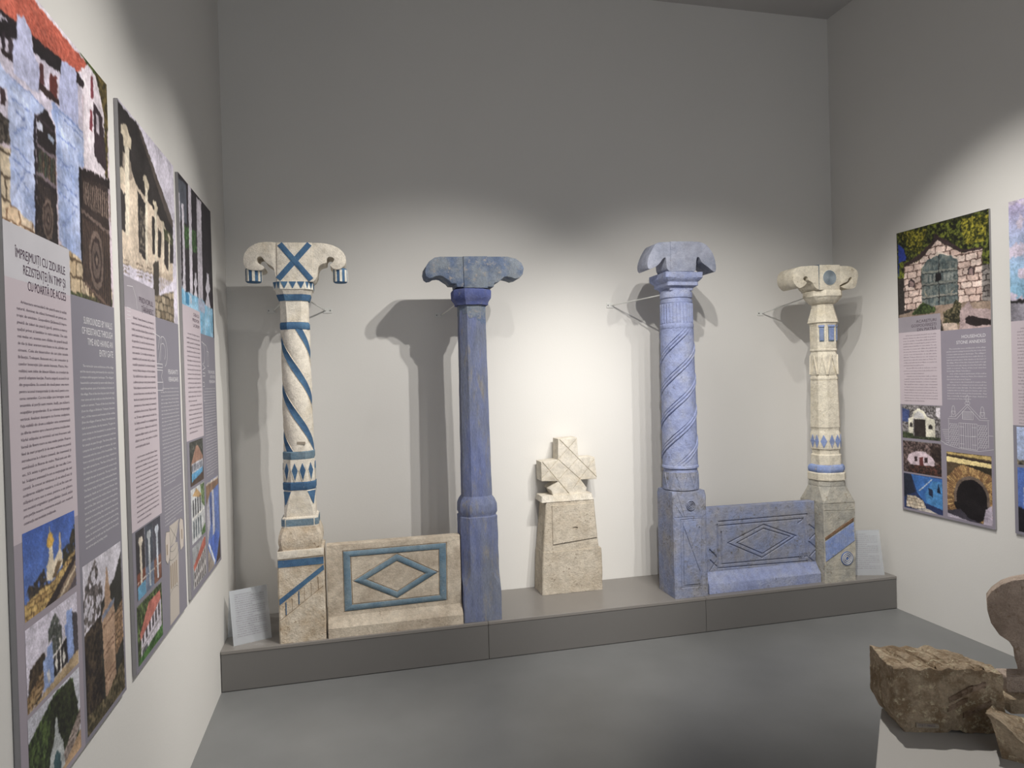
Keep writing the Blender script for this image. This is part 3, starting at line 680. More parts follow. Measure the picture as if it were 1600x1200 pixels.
# periwinkle panel
yf = -.455
A = on_face([(1106.5, 794), (1276.7, 782.7)], yf)
xl, xr = 2.838, 3.640
r, slab = panel('periwinkle-blue weathered stone parapet slab with carved diamond, between the two right pillars', xl, xr, A[0][1], A[1][1], -.502, yf, -.39, HP+.058, HP+.125, (M_lavdull, M_lav), .003)
zd = tf(1090, 760, 4.848)
cut = bmesh.new()
segs = [((160, 268), (830, 210)), ((165, 300), (800, 243)), ((180, 590), (830, 530)), ((160, 620), (830, 565)), ((180, 345), (185, 590)), ((150, 290), (155, 620)), ((800, 240), (825, 530)), ((830, 215), (845, 590)),
        ((230, 430), (500, 290)), ((500, 290), (745, 375)), ((745, 375), (490, 540)), ((490, 540), (230, 430)), ((300, 428), (500, 320)), ((500, 320), (700, 380)), ((700, 380), (492, 510)), ((492, 510), (300, 428)),
        ((845, 290), (910, 340)), ((910, 340), (850, 400)), ((845, 420), (905, 470)), ((905, 470), (850, 530)), ((95, 560), (150, 610)), ((95, 640), (150, 560)), ((90, 480), (150, 540)), ((760, 280), (800, 250)), ((845, 540), (905, 590))]
for a, b in segs:
    l = on_face(zd([a, b]), yf); vgroove(cut, l[0], l[1], .013, .009, yf)
carve(slab, cut)
c = on_face(zd([(787, 522)]), yf)[0]
bm = bmesh.new(); rings_disc(bm, c[0], c[1], yf, (.008, .017), .006, .004); obj('carved_circle', bm, M_lavdull, r)

# ================================================================ STONE CROSS
yf = -.155; yb = -.035
cr = thing('stone_cross', (2.03, -.1, HP), 'small pale stone cross with crossing grooves on tapered tan base, between the middle pillars', 'cross')
zx = tf(825, 675, 10.43)
pts = [(492, 118), (800, 88), (822, 415), (1085, 408), (1122, 735), (1118, 765), (860, 778), (958, 905), (945, 960), (960, 1000), (990, 1040), (420, 1060), (405, 1020), (380, 955), (345, 930), (410, 870), (480, 815), (490, 803), (222, 803), (213, 490), (490, 455)]
bm = bmesh.new(); prism(bm, on_face(zx(pts), yf), 'y', yf, yb, .004); cx_ = obj('cross_head', bm, M_cross, cr, .0012)
cut = bmesh.new()
for a, b in (((515, 125), (1120, 735)), ((805, 95), (225, 760)), ((230, 490), (665, 1000)), ((500, 455), (850, 770)), ((820, 425), (490, 790)), ((1070, 455), (740, 920)), ((665, 600), (500, 800))):
    if a == (665, 600): continue
    l = on_face(zx([a, b]), yf); vgroove(cut, l[0], l[1], .006, .006, yf)
carve(cx_, cut)
zy = tf(810, 660, 4.14)
def front(pts, Y): return on_face(zy(pts), Y)
def block(name, top, bot, y0t, y1t, y0b, y1b, mat, amp, bev=.006, n=8):
    """frustum: top/bottom front edges (xl,xr,z), front and back y"""
    bm = bmesh.new(); rows = []
    for k in range(n+1):
        t = k/n; xl_, xr_, z_ = [top[i]*(1-t)+bot[i]*t for i in range(3)]; f, b_ = y0t*(1-t)+y0b*t, y1t*(1-t)+y1b*t
        m_ = 8; e = bev
        P_ = []
        cs = [(xl_+e, f), (xr_-e, f), (xr_, f+e), (xr_, b_-e), (xr_-e, b_), (xl_+e, b_), (xl_, b_-e), (xl_, f+e)]
        for i in range(8):
            a, c_ = cs[i], cs[(i+1) % 8]
            for j in range(m_ if i % 2 == 0 else 1): s_ = j/(m_ if i % 2 == 0 else 1); P_.append((a[0]*(1-s_)+c_[0]*s_, a[1]*(1-s_)+c_[1]*s_))
        rows.append((z_, P_))
    loft(bm, rows); return obj(name, bm, mat, cr, amp, 16)
q1 = front([(145, 480), (482, 462), (150, 518), (486, 498)], -.175)
block('capping_moulding', (q1[0][0]+.008, q1[1][0]-.006, (q1[0][1]+q1[1][1])/2+.002), (q1[2][0], q1[3][0], (q1[2][1]+q1[3][1])/2), -.17, -.03, -.18, -.02, M_cross, .0015, n=3)
q2 = front([(180, 525), (490, 500)], -.178); q3 = front([(160, 855), (522, 812)], -.19)
zt = (q1[2][1]+q1[3][1])/2; z3 = (q3[0][1]+q3[1][1])/2
block('tapered_body', (q2[0][0], q2[1][0], zt), (q3[0][0], q3[1][0], z3), -.176, -.022, -.187, -.015, M_crossb, .0016)
q4 = front([(160, 862), (540, 812), (150, 1115), (548, 1070)], -.195)
block('foot_block', (q4[0][0], q4[1][0], z3+.004), (q4[2][0]+.004, q4[3][0], HP+.0005), -.193, -.012, -.196, -.012, M_crossb, .003)
bm = bmesh.new(); Pq = front([(218, 540), (484, 522), (508, 742), (222, 790)], -.185)
vs = [(Pq[0], -.1785), (Pq[1], -.1785), (Pq[2], -.1865), (Pq[3], -.1885)]
F_ = [bm.verts.new((q[0], y-.006, q[1])) for q, y in vs]; B_ = [bm.verts.new((q[0], y+.02, q[1])) for q, y in vs]
bm.faces.new(F_); bm.faces.new(B_[::-1])
for i in range(4): bm.faces.new((F_[i], B_[i], B_[(i+1) % 4], F_[(i+1) % 4]))
bmesh.ops.recalc_face_normals(bm, faces=bm.faces); bmesh.ops.bevel(bm, geom=list(F_[0].link_edges)[:0]+[e for e in bm.edges], offset=.002, segments=1, affect='EDGES')
pl = obj('raised_plaque', bm, M_crossb, cr, .001)
cut = bmesh.new(); c = front([(368, 682)], -.187)[0]
cut2 = bmesh.ops.create_icosphere(cut, subdivisions=2, radius=.011)
for v in cut2['verts']: v.co = Vector((v.co.x*1.8+c[0], v.co.y-.187, v.co.z*.8+c[1]))
carve(pl, cut)

# ================================================================ WALL BRACKETS
gb = 'steel brackets that tie the pillars to the wall'
for (x, tx, ty, tz, lab) in ((.25, .372, -.33, 2.085, 'left steel bracket behind the cream pillar with blue spiral'), (.579, .458, -.33, 2.085, 'right steel bracket behind the cream pillar with blue spiral'),
                             (1.265, 1.35, -.345, 2.06, 'steel wall bracket behind the slate-blue octagonal pillar'), (2.429, 2.64, -.34, 2.10, 'steel wall bracket left of the tall periwinkle pillar'), (3.576, 3.70, -.345, 2.085, 'steel wall bracket left of the bone-white pillar')):
    z = 2.045 if x not in (1.265, 3.576) else 2.012
    if x == 2.429: z = 2.072
    r = thing('wall_bracket', (x, 0, z), lab, 'bracket', gb)
    bm = bmesh.new(); box(bm, (x-.026, -.004, z-.017), (x+.026, 0, z+.017), .001, 1); obj('wall_plate', bm, M_rod, r)
    bm = bmesh.new(); tube(bm, (x+(.012 if tx > x else -.012), -.003, z), (tx, ty, tz), .0042); obj('tie_rod', bm, M_rod, r)
    for dx in (-.015, .015):
        bm = bmesh.new(); tube(bm, (x+dx, -.003, z), (x+dx, -.0065, z), .0042, 10); obj('screw', bm, M_screw, r)

# ================================================================ TEXT
def text_mesh(name, items, mat, parent, M, res=1, offset=.0006):
    """items: (text, u, v, size, width or None, align, squeeze). M maps poster (u, v, out) to the room"""
    V, Fc = [], []; n0 = 0
    for (t, u, v, size, width, al, sq) in items:
        cu = bpy.data.curves.new('t', 'FONT'); cu.body = t; cu.size = size; cu.resolution_u = res; cu.fill_mode = 'FRONT'
        o = bpy.data.objects.new('t', cu); me = o.to_mesh()
        n = len(me.vertices)
        if n:
            a = np.empty(n*3); me.vertices.foreach_get('co', a); a = a.reshape(-1, 3)
            w = a[:, 0].max()
            k = (width/w) if width else sq
            a[:, 0] *= k; w *= k
            if al == 'R': a[:, 0] -= w
            elif al == 'C': a[:, 0] -= w/2
            a[:, 0] += u; a[:, 1] += v
            V.append(a[:, :2].copy())
            for pg in me.polygons: Fc.append([i+n0 for i in pg.vertices])
            n0 += n
        o.to_mesh_clear(); bpy.data.objects.remove(o); bpy.data.curves.remove(cu)
    if not V: return None
    V = np.concatenate(V); off = WL[parent]
    vs = [tuple(Vector(M(float(a), float(b), offset))-off) for a, b in V]
    me = bpy.data.meshes.new(name); me.from_pydata(vs, [], Fc)
    return link(name, me, mat, parent)
def quad_mesh(name, quads, mat, parent, M, offset):
    vs, fs = [], []; off = WL[parent]
    for q in quads:
        n = len(vs); vs += [tuple(Vector(M(a, b, offset))-off) for a, b in q]; fs.append(list(range(n, n+len(q))))
    me = bpy.data.meshes.new(name); me.from_pydata(vs, [], fs); return link(name, me, mat, parent)
def lines_mesh(name, segs, w, mat, parent, M, offset):
    qs = []
    for s_ in segs:
        for a, b in zip(s_, s_[1:]):
            if (Vector(a)-Vector(b)).length > 1e-6: qs.append(strip(a, b, w))
    o = quad_mesh(name, qs, mat, parent, M, offset); o['kind'] = 'stuff'; return o

# ================================================================ PRINTED PICTURES (ink laid as a vertex attribute on a fine flat grid)
LIN = np.array([(c/12.92 if c <= .04045 else ((c+.055)/1.055)**2.4) for c in np.linspace(0, 1, 256)])
def fract(h, w, cells, octs=4, seed=None):
    r = np.random.default_rng(seed if seed is not None else RNG.integers(1e9)); out = np.zeros((h, w)); amp = 1; tot = 0
    for o in range(octs):
        c = cells*2**o; gy, gx = max(2, int(c*h/max(h, w))+2), max(2, int(c*w/max(h, w))+2)
        g = r.random((gy, gx)); y = np.linspace(0, gy-1.001, h); x = np.linspace(0, gx-1.001, w); yi, xi = y.astype(int), x.astype(int); fy, fx = (y-yi)[:, None], (x-xi)[None]
        fy = fy*fy*(3-2*fy); fx = fx*fx*(3-2*fx)
        v = g[yi][:, xi]*(1-fy)*(1-fx)+g[yi][:, xi+1]*(1-fy)*fx+g[yi+1][:, xi]*fy*(1-fx)+g[yi+1][:, xi+1]*fy*fx
        out += v*amp; tot += amp; amp *= .55
    return out/tot
class Art:
    def __init__(s, u0, u1, v0, v1, res=.0028, bg=(128, 128, 128)):
        s.b = (u0, u1, v0, v1); s.w = max(8, int((u1-u0)/res)); s.h = max(8, int((v1-v0)/res))
        s.U, s.V = np.meshgrid(np.linspace(u0, u1, s.w), np.linspace(v1, v0, s.h)); s.im = np.zeros((s.h, s.w, 3))+np.array(bg, float)
        s.n = fract(s.h, s.w, 10, 5)
    def mask(s, pts):
        m_ = np.zeros(s.U.shape, bool); n = len(pts)
        for i in range(n):
            (x0, y0), (x1, y1) = pts[i], pts[(i+1) % n]
            if y0 == y1: continue
            c = ((y0 > s.V) != (y1 > s.V)) & (s.U < (x1-x0)*(s.V-y0)/(y1-y0)+x0); m_ ^= c
        return m_
    def fill(s, m_, col, var=0, cells=None, col2=None, octs=4):
        n = s.n if cells is None else fract(s.h, s.w, cells, octs)
        c = np.array(col, float)+np.zeros(s.im.shape)
        if col2 is not None:
            t = np.clip((n-.5)*4+.5, 0, 1)[..., None]; c = c*(1-t)+np.array(col2, float)*t
        c = c+(n[..., None]-.5)*var*2
        s.im[m_] = c[m_]
    def poly(s, pts, col, **k): s.fill(s.mask(pts), col, **k)
    def local(s, pts): u0, u1, v0, v1 = s.b; return [(u0+(u1-u0)*x, v1-(v1-v0)*y) for x, y in pts]
    def lp(s, pts, col, **k): s.poly(s.local(pts), col, **k)
    def line(s, pts, w, col, loc=True):
        if loc: pts = s.local(pts)
        for a, b in zip(pts, pts[1:]):
            d = (Vector(b)-Vector(a)).length
            if d > 0: s.poly(strip(a, b, w), col)
    def foliage(s, pts, dark, lit, cells=40, cover=.0, loc=True):
        m_ = s.mask(s.local(pts) if loc else pts); n = fract(s.h, s.w, cells*1.3, 4)*.7+fract(s.h, s.w, 110, 2)*.3; t = np.clip((n-.40)*4, 0, 1)[..., None]
        c = np.array(dark, float)*(1-t)+np.array(lit, float)*t
        if cover: m_ = m_ & (fract(s.h, s.w, cells*.8, 3) > cover)
        s.im[m_] = c[m_]
    def stones(s, pts, c1, c2, joint, du, dv, loc=True, jit=.3):
        m_ = s.mask(s.local(pts) if loc else pts)
        row = np.floor(s.V/dv+(s.n-.5)*jit); off = (row*0.37) % 1*du
        col_ = np.floor((s.U+off)/du+(s.n-.5)*jit*.6)
        hsh = np.abs(np.sin(row*12.99+col_*78.23)*43758.5) % 1
        fu = ((s.U+off)/du+(s.n-.5)*jit*.6) % 1; fv = (s.V/dv+(s.n-.5)*jit) % 1
        j = (fu < .1) | (fv < .14)
        c = np.array(c1, float)*(1-hsh[..., None])+np.array(c2, float)*hsh[..., None]+(s.n[..., None]-.5)*40; c[j] = joint
        s.im[m_] = c[m_]
    def build(s, name, parent, M, offset, amp=8):
        k_ = max(s.h, s.w)/90
        yy, xx = np.mgrid[0:s.h, 0:s.w]; wx = (fract(s.h, s.w, 50, 2)-.5)*1.5*k_; wy = (fract(s.h, s.w, 50, 2)-.5)*1.5*k_
        im = s.im[np.clip(yy+wy, 0, s.h-1).astype(int), np.clip(xx+wx, 0, s.w-1).astype(int)]
        pd_ = np.pad(im, ((1, 1), (1, 1), (0, 0)), 'edge'); bl = (pd_[:-2, 1:-1]+pd_[2:, 1:-1]+pd_[1:-1, :-2]+pd_[1:-1, 2:]+pd_[1:-1, 1:-1]*2)/6
        lum = 1+(fract(s.h, s.w, 9, 4)-.5)*.45+(fract(s.h, s.w, 70, 3)-.5)*.34
        im = bl*lum[..., None]+(RNG.random((s.h, s.w))-.5)[..., None]*amp*2
        im = LIN[np.clip(im, 0, 255).astype(int)]
        off = WL[parent]; O = np.array(Vector(M(0, 0, offset))-off); A = np.array(M(1, 0, offset))-np.array(M(0, 0, offset)); B = np.array(M(0, 1, offset))-np.array(M(0, 0, offset))
        co_ = O+s.U.reshape(-1, 1)*A+s.V.reshape(-1, 1)*B
        idx = np.arange(s.h*s.w).reshape(s.h, s.w); f = np.stack([idx[:-1, :-1], idx[1:, :-1], idx[1:, 1:], idx[:-1, 1:]], -1).reshape(-1, 4)
        me = bpy.data.meshes.new(name); me.vertices.add(len(co_)); me.vertices.foreach_set('co', co_.astype(np.float32).ravel())
        me.loops.add(f.size); me.loops.foreach_set('vertex_index', f.ravel().astype(np.int32)); me.polygons.add(len(f)); me.polygons.foreach_set('loop_start', (np.arange(len(f))*4).astype(np.int32))
        me.update(calc_edges=True)
        at = me.color_attributes.new('ink', 'FLOAT_COLOR', 'POINT'); at.data.foreach_set('color', np.concatenate([im.reshape(-1, 3), np.ones((len(co_), 1))], 1).astype(np.float32).ravel())
        return link(name, me, M_print, parent)

RO = """Arhitectura vernaculară din piatră este și astăzi|natural, dominat de stânci formează un peisaj an-|tropic de unicitate. Gospodăria țărănească împre-|jmuită de ziduri de piatră (gard), pentru a marca|spațiul privat al familiilor în vatra satului. De cele|mai multe ori, acestea sunt clădite din piatră brută|de râu și doar arareori sunt fixate cu lut, pământ sau|ciment. Cele ale bisericilor de sat (din satele|Brănești, Trebujeni, Butuceni etc.), ale conacelor și|caselor boierești (din satele Ivancea, Piatra, Ho-|rodiște) sunt zidite din blocuri fățuite, au creneluri de|poartă adaptate funcției. Poarta asigură accesul în și|din gospodărie. Ea constă din două piese: una mare|pentru accesul transportului și alta mică pentru tre-|cerea oamenilor. Cei trei stâlpi care întregesc acest|ansamblu al porții sunt masivi, înalți, pe măsura|ocupațiilor gospodarului. Ei au volumul dreptunghi|vertical, finalizat deasupra cu forme sculptate.|Fața vizibilă din drum a stâlpilor este ornamentată|cu diferite motive spre a bucura privirea trecătorilor.|Vârful stâlpului se termină cel mai frecvent sub|formă de floare mare cu mai multe petale. Floarea|fiind de mari proporții și de mare vechime ne poartă|introducerea la o floare comună, dar însemnată și|asemănată cu floarea de malve. Până prin anii sfâr-|sec. XX exista o galerie extinsă, dar mai alba Cara-|lui. Sculptura avansează în tot ce meșteșugul din sud|constă. În trecut se obișnuia să se aducă aici și|sculptarea stâlpilor noastre, ci să se fie cum mi-|alăpând care sau a unui, pentru a ne păstra|noi modelul originalelor gospodăriilor. Există, astăzi|prin porțile noastre construirea actuală care revalorifi|construcție mai modelele tradiționale.""".split('|')
EN = """The vernacular stone architecture of the village|and the natural setting dominated by the rocks form|a unique anthropogenic landscape. The villagers'|household is surrounded by stone walls (fence), to|mark the private space of the families in the heart of|the village. Most of the time they are built of rough|river stone and only rarely are they fixed with clay,|earth or cement. Those of the local churches|(from the villages of Brănești, Trebujeni, Butuceni,|etc.), of the manors and houses of the nobles|(from the villages of Ivancea, Piatra, Horodiște) are|built of carved blocks, the dry masonry. The gate en-|sures access to the household. It consists of two|parts: a large one for transport access and a small one|for people to pass through. The three pillars that|comprise this set of the gate are massive, tall, com-|mensurate with the status of the householder. They|have a vertically elongated cube shape, finished on|top with carved forms. The face of the pillars vis-|ible from the road is ornamented with various motifs|to delight the eyes of passers-by. The top of the pillar|most commonly ends in a large multi-petaled flower.|The flower being of large proportions and of great|antiquity leads us to a common flower, but|the most likened is the mallow flower. Until the|end of the 20th century there was a wide gallery,|but at the level of the Alba in the north. Sculptures|advance in everything the craftsman in the south|does. In the past, more than carved the pillars of the|gates, without a coat and the people used to bring|them, in some more especially for the beautiful|household. It still can be found in the yard,|our and new gates by building models.""".split('|')
def body(lines, u0, u1, vt, vb, indent=.02, breaks=(), start=0):
    n = len(lines); dv = (vt-vb)/max(1, n-1); out = []
    for i, t in enumerate(lines):
        a = u0+(indent if i in breaks or i == 0 else 0)
        last = (i == n-1) or (i+1 in breaks)
        out.append((t, a, vt-dv*i-dv*.3, dv*.62, (u1-a)*(.62 if last else 1), 'L', 1))
    return out
def cyc(lines, start, n): return [lines[(start+i) % (len(lines)-1)] for i in range(n)]

def board(name, side, y0, width, T, B, label):
    """side -1: left wall (u runs away from the lens along +y), side +1: right wall (u runs along -y)"""
    th = .010; X = .0 if side < 0 else W; s_ = 1 if side < 0 else -1
    M = lambda u, v, o: (X+s_*(th+.003+o), y0+s_*u, v)
    r = thing(name, (X, y0+s_*width/2, (T+B)/2), label, 'poster', 'tall printed information boards')
    bm = bmesh.new()
    xa, xb = sorted((X+s_*.001, X+s_*(th+.003))); ya, yb_ = sorted((y0, y0+s_*width)); box(bm, (xa, ya, B), (xb, yb_, T), .0008, 1); obj('backing_board', bm, M_edge, r)
    return r, M
H = 1.83; T0 = 2.517; B0 = .687
def frame_layout(r, M, w, k, photoL, photoR, headbot, headmat):
    sp = .37*k
    quad_mesh('slate_field', [[(sp, B0), (w, B0), (w, photoR), (sp, photoR)], [(0, B0), (sp, B0), (sp, B0+.012), (0, B0+.012)]], M_greyp, r, M, .0002)
    quad_mesh('lilac_field', [[(0, B0+.012), (sp, B0+.012), (sp, headbot), (0, headbot)]], M_lilac, r, M, .0002)
    quad_mesh('heading_field', [[(0, headbot), (sp, headbot), (sp, photoL), (0, photoL)]], headmat, r, M, .00025)
    return sp
def photo_grey_strip(r, M, u0, u1, v0, v1): return quad_mesh('slate_margin', [[(u0, v0), (u1, v0), (u1, v1), (u0, v1)]], M_greyp, r, M, .0003)
PO = .0006
# ---- board 1 (left wall, nearest): gate with stone posts
y0 = -2.735; w = .672
def LW(y0):   # photo point -> poster u,v on the left wall
    def f(ox, oy, s_):
        def g(pts):
            out = []
            for x, y in pts: q = at_x(ox+x/s_, oy+y/s_, .013); out.append((float(q[1]-y0), float(q[2])))
            return out
        return g
    return f
def RW(y0):
    def f(ox, oy, s_):
        def g(pts):
            out = []
            for x, y in pts: q = at_x(ox+x/s_, oy+y/s_, W-.013); out.append((float(y0-q[1]), float(q[2])))
            return out
        return g
    return f
r, M = board('information_board', -1, y0, w, T0, B0, 'tall information board nearest on left wall, blue gate posts under a red roof')
d_ = .03
sp = .342
quad_mesh('slate_field', [[(sp, B0), (w, B0), (w, 1.845), (sp, 1.845)]], M_greyp, r, M, .0002)
quad_mesh('lilac_field', [[(0, 1.28), (sp, 1.28), (sp, 1.84), (0, 1.84)]], M_lilac, r, M, .0002)
quad_mesh('slate_margin', [[(0, B0), (sp, B0), (sp, 1.31), (0, 1.31)]], wallmat('mauve_grey_print', (160, 152, 162), .55, 0, .06, 3), r, M, .00015)
quad_mesh('heading_field', [[(0, 1.84), (sp, 1.84), (sp, 1.957), (0, 1.957)]], M_headp, r, M, .00025)
text_mesh('heading_text', [('ÎMPREJMUIȚI CU ZIDURILE', .312, 1.888, .030, .262, 'R', 1), ('REZISTENȚEI ÎN TIMP ȘI', .312, 1.8555, .030, .228, 'R', 1), ('CU POARTĂ DE ACCES', .312, 1.823, .030, .208, 'R', 1)], M_inkp, r, M, 3)
text_mesh('body_text', body(RO, .048, .312, 1.795, 1.318), M_dark, r, M, 2)
text_mesh('heading_text', [(t, .648, v, .027, None, 'R', .72) for t, v in (('SURROUNDED BY WALLS', 1.777), ('OF RESISTANCE THROUGH', 1.749), ('TIME AND HAVING AN', 1.721), ('ENTRY GATE', 1.693))], M_lightink, r, M, 3)
text_mesh('body_text', body(EN, .388, .648, 1.665, 1.185), M_lightink, r, M, 2)
z = LW(y0)(0, 0, 2.856); a = Art(0, w, 1.84, T0-.001, .0026, (205, 190, 200))
a.poly(z([(0, -60), (60, -40), (200, -20), (620, 420), (0, 420)]), (225, 216, 226))
a.foliage(z([(60, -160), (480, 340), (480, 420), (200, 0), (60, -80)]), (38, 48, 26), (96, 110, 50), 60, loc=False)
a.poly(z([(-600, -200), (0, -30), (110, -50), (388, 283), (348, 320), (0, 45), (-600, -100)]), (196, 104, 86), var=14, cells=70)
for k in range(1, 12):
    t = k/12; a.line(z([(110*(1-t)+0*t, -50*(1-t)+45*t), (388*(1-t)+348*t, 283*(1-t)+320*t)]), .0016, (156, 74, 60), False)
a.poly(z([(-600, -60), (0, 40), (345, 318), (350, 330), (-600, 60)]), (40, 30, 34))
a.poly(z([(0, 60), (300, 300), (360, 330), (372, 640), (350, 740), (0, 560), (-600, 420), (-600, 60)]), (206, 198, 214), var=10)   # house wall
a.poly(z([(-600, 10), (75, 95), (72, 175), (-600, 60)]), (34, 28, 32)); a.poly(z([(145, 170), (275, 260), (272, 330), (148, 230)]), (36, 30, 34))
for (x, y_, ww, hh, c) in ((5, 130, 16, 90, (50, 40, 48)), (35, 160, 22, 100, (60, 50, 56)), (175, 275, 18, 90, (78, 46, 48)), (218, 315, 36, 95, (96, 50, 46)), (0, 330, 22, 120, (60, 44, 46))): a.poly(z([(x, y_), (x+ww, y_+ww*.8), (x+ww, y_+hh+ww*.8), (x, y_+hh)]), c)
a.poly(z([(170, 360), (262, 440), (262, 470), (170, 395)]), (48, 34, 34)); a.poly(z([(0, 205), (50, 240), (50, 262), (0, 228)]), (44, 32, 32))
a.poly(z([(75, 60), (105, 70), (135, 130), (150, 240), (175, 300), (172, 420), (60, 320), (55, 200), (72, 160)]), (190, 192, 222), var=16)
a.poly(z([(275, 262), (330, 300), (345, 330), (350, 560), (265, 480), (262, 380)]), (186, 190, 224), var=16)
a.poly(z([(360, 300), (420, 330), (476, 500), (476, 800), (372, 740), (372, 400)]), (224, 214, 222), var=8)
a.foliage(z([(422, 320), (480, 360), (480, 800), (466, 780), (462, 500)]), (44, 40, 24), (120, 104, 60), 60, loc=False)
a.poly(z([(404, 330), (414, 340), (416, 445), (405, 430)]), (120, 60, 70)); a.poly(z([(400, 485), (411, 495), (411, 585), (400, 572)]), (120, 60, 70))
a.poly(z([(414, 450), (455, 520), (472, 700), (474, 760), (440, 730), (420, 690)]), (56, 44, 50)); a.poly(z([(428, 500), (440, 515), (442, 600), (430, 590)]), (190, 180, 190)); a.poly(z([(340, 310), (376, 370), (370, 395), (342, 370)]), (40, 32, 36))
a.poly(z([(0, 280), (30, 330), (160, 440), (200, 480), (205, 520), (150, 500), (155, 1030), (45, 920), (42, 640), (30, 400), (-600, 100), (-600, 60)]), (160, 176, 216), var=14, col2=(184, 194, 226))
a.poly(z([(230, 450), (350, 560), (373, 600), (372, 740), (350, 745), (362, 1175), (285, 1120), (262, 1060), (248, 560), (232, 520)]), (160, 176, 216), var=14, col2=(184, 194, 226))
for q in ([(40, 330), (150, 430), (205, 490)], [(235, 460), (370, 590)], [(235, 480), (370, 618)], [(48, 430), (130, 495)], [(52, 640), (136, 735)], [(55, 700), (138, 775)], [(250, 590), (335, 665)], [(256, 800), (345, 880)], [(258, 850), (347, 928)], [(70, 490), (110, 530)], [(60, 590), (120, 560)], [(70, 850), (120, 760)], [(270, 740), (330, 740)], [(275, 1010), (335, 940)], [(262, 700), (325, 790)], [(60, 740), (125, 850)]):
    a.line(z(q), .004, (126, 142, 190), False)
for (cxx, cyy) in ((62, 405), (78, 425), (92, 440), (106, 455), (120, 468), (262, 560), (278, 585), (294, 605), (310, 625), (326, 640)): q = z([(cxx, cyy)])[0]; a.poly(disc_poly(q[0], q[1], .009, 10), (196, 206, 236))
a.stones(z([(-700, 560), (0, 640), (42, 660), (46, 930), (0, 970), (-700, 900)]), (222, 206, 182), (188, 168, 140), (90, 76, 62), .09, .05, loc=False)
a.foliage(z([(-600, 420), (0, 500), (40, 530), (42, 640), (0, 630), (-600, 560)]), (40, 36, 34), (110, 100, 92), 60, loc=False)
a.stones(z([(-600, 900), (0, 975), (45, 900), (150, 1000), (160, 1045), (0, 990)]), (224, 206, 184), (196, 170, 140), (120, 92, 70), .06, .035, loc=False)
a.stones(z([(262, 1085), (355, 1150), (500, 1290), (500, 1420), (290, 1350), (262, 1150)]), (214, 196, 170), (170, 146, 112), (90, 74, 56), .07, .045, loc=False)
a.foliage(z([(290, 1290), (500, 1340), (500, 1460), (290, 1420)]), (40, 46, 26), (110, 116, 80), 60, loc=False)
a.poly(z([(150, 505), (158, 520), (165, 1060), (155, 1040)]), (36, 30, 36))
a.poly(z([(160, 520), (200, 480), (245, 560), (258, 1100), (165, 1050)]), (40, 34, 36), var=10)
a.poly(z([(160, 530), (190, 550), (192, 590), (165, 570)]), (210, 212, 230)); a.poly(z([(215, 590), (238, 612), (238, 640), (215, 620)]), (150, 160, 180))
for k in range(9): x = 172+k*9; a.poly(z([(x, 650+k*8), (x+5, 654+k*8), (x+5, 790+k*6), (x, 784+k*6)]), (64+k % 3*14, 76, 62)); a.poly(z([(x-3, 800+k*8), (x-1, 800+k*8), (x-1, 1050), (x-3, 1045)]), (84, 70, 62))
a.line(z([(165, 640), (250, 712)]), .008, (110, 98, 104), False); a.line(z([(165, 765), (252, 838)]), .008, (110, 98, 104), False); a.line(z([(152, 505), (245, 590)]), .008, (60, 50, 56), False)
a.poly(z([(350, 740), (366, 752), (380, 1190), (362, 1176)]), (30, 26, 30)); a.poly(z([(364, 750), (480, 810), (500, 1420), (368, 1250)]), (52, 42, 40), var=12)
for k in range(14): x = 372+k*9; a.poly(z([(x, 800+k*5), (x+4.5, 804+k*5), (x+4.5, 910+k*6), (x, 904+k*6)]), (128, 110, 100)); a.poly(z([(x-3, 970+k*6), (x, 972+k*6), (x, 1380), (x-3, 1375)]), (88, 70, 60))
for k in range(11): x = 366+k*11; a.poly(z([(x, 752+k*5), (x+5, 742+k*5), (x+11, 757+k*5), (x+11, 790+k*5), (x, 785+k*5)]), (40, 32, 32))
a.line(z([(362, 935), (485, 1040)]), .010, (110, 94, 88), False); a.line(z([(380, 1260), (485, 1370)]), .008, (110, 90, 80), False)
for (cxx, cyy, rx, ry) in ((213, 975, 24, 92), (430, 1160, 32, 130)):
    for f, c in ((1, (112, 96, 88)), (.78, (58, 46, 44)), (.62, (96, 82, 76)), (.3, (50, 40, 40)), (.16, (120, 104, 94))): a.poly(z([(cxx+rx*f*math.cos(t), cyy+ry*f*math.sin(t)+rx*f*math.cos(t)*.8) for t in np.linspace(0, 2*PI, 24, endpoint=False)]), c)
m_ = (a.U < sp) & (a.V < 1.957); 
a.im[m_] = (200, 198, 204)
o = a.build('photograph', r, M, .0001)
o['label'] = 'large photograph of blue gate posts, dark gate and red-tiled roof'
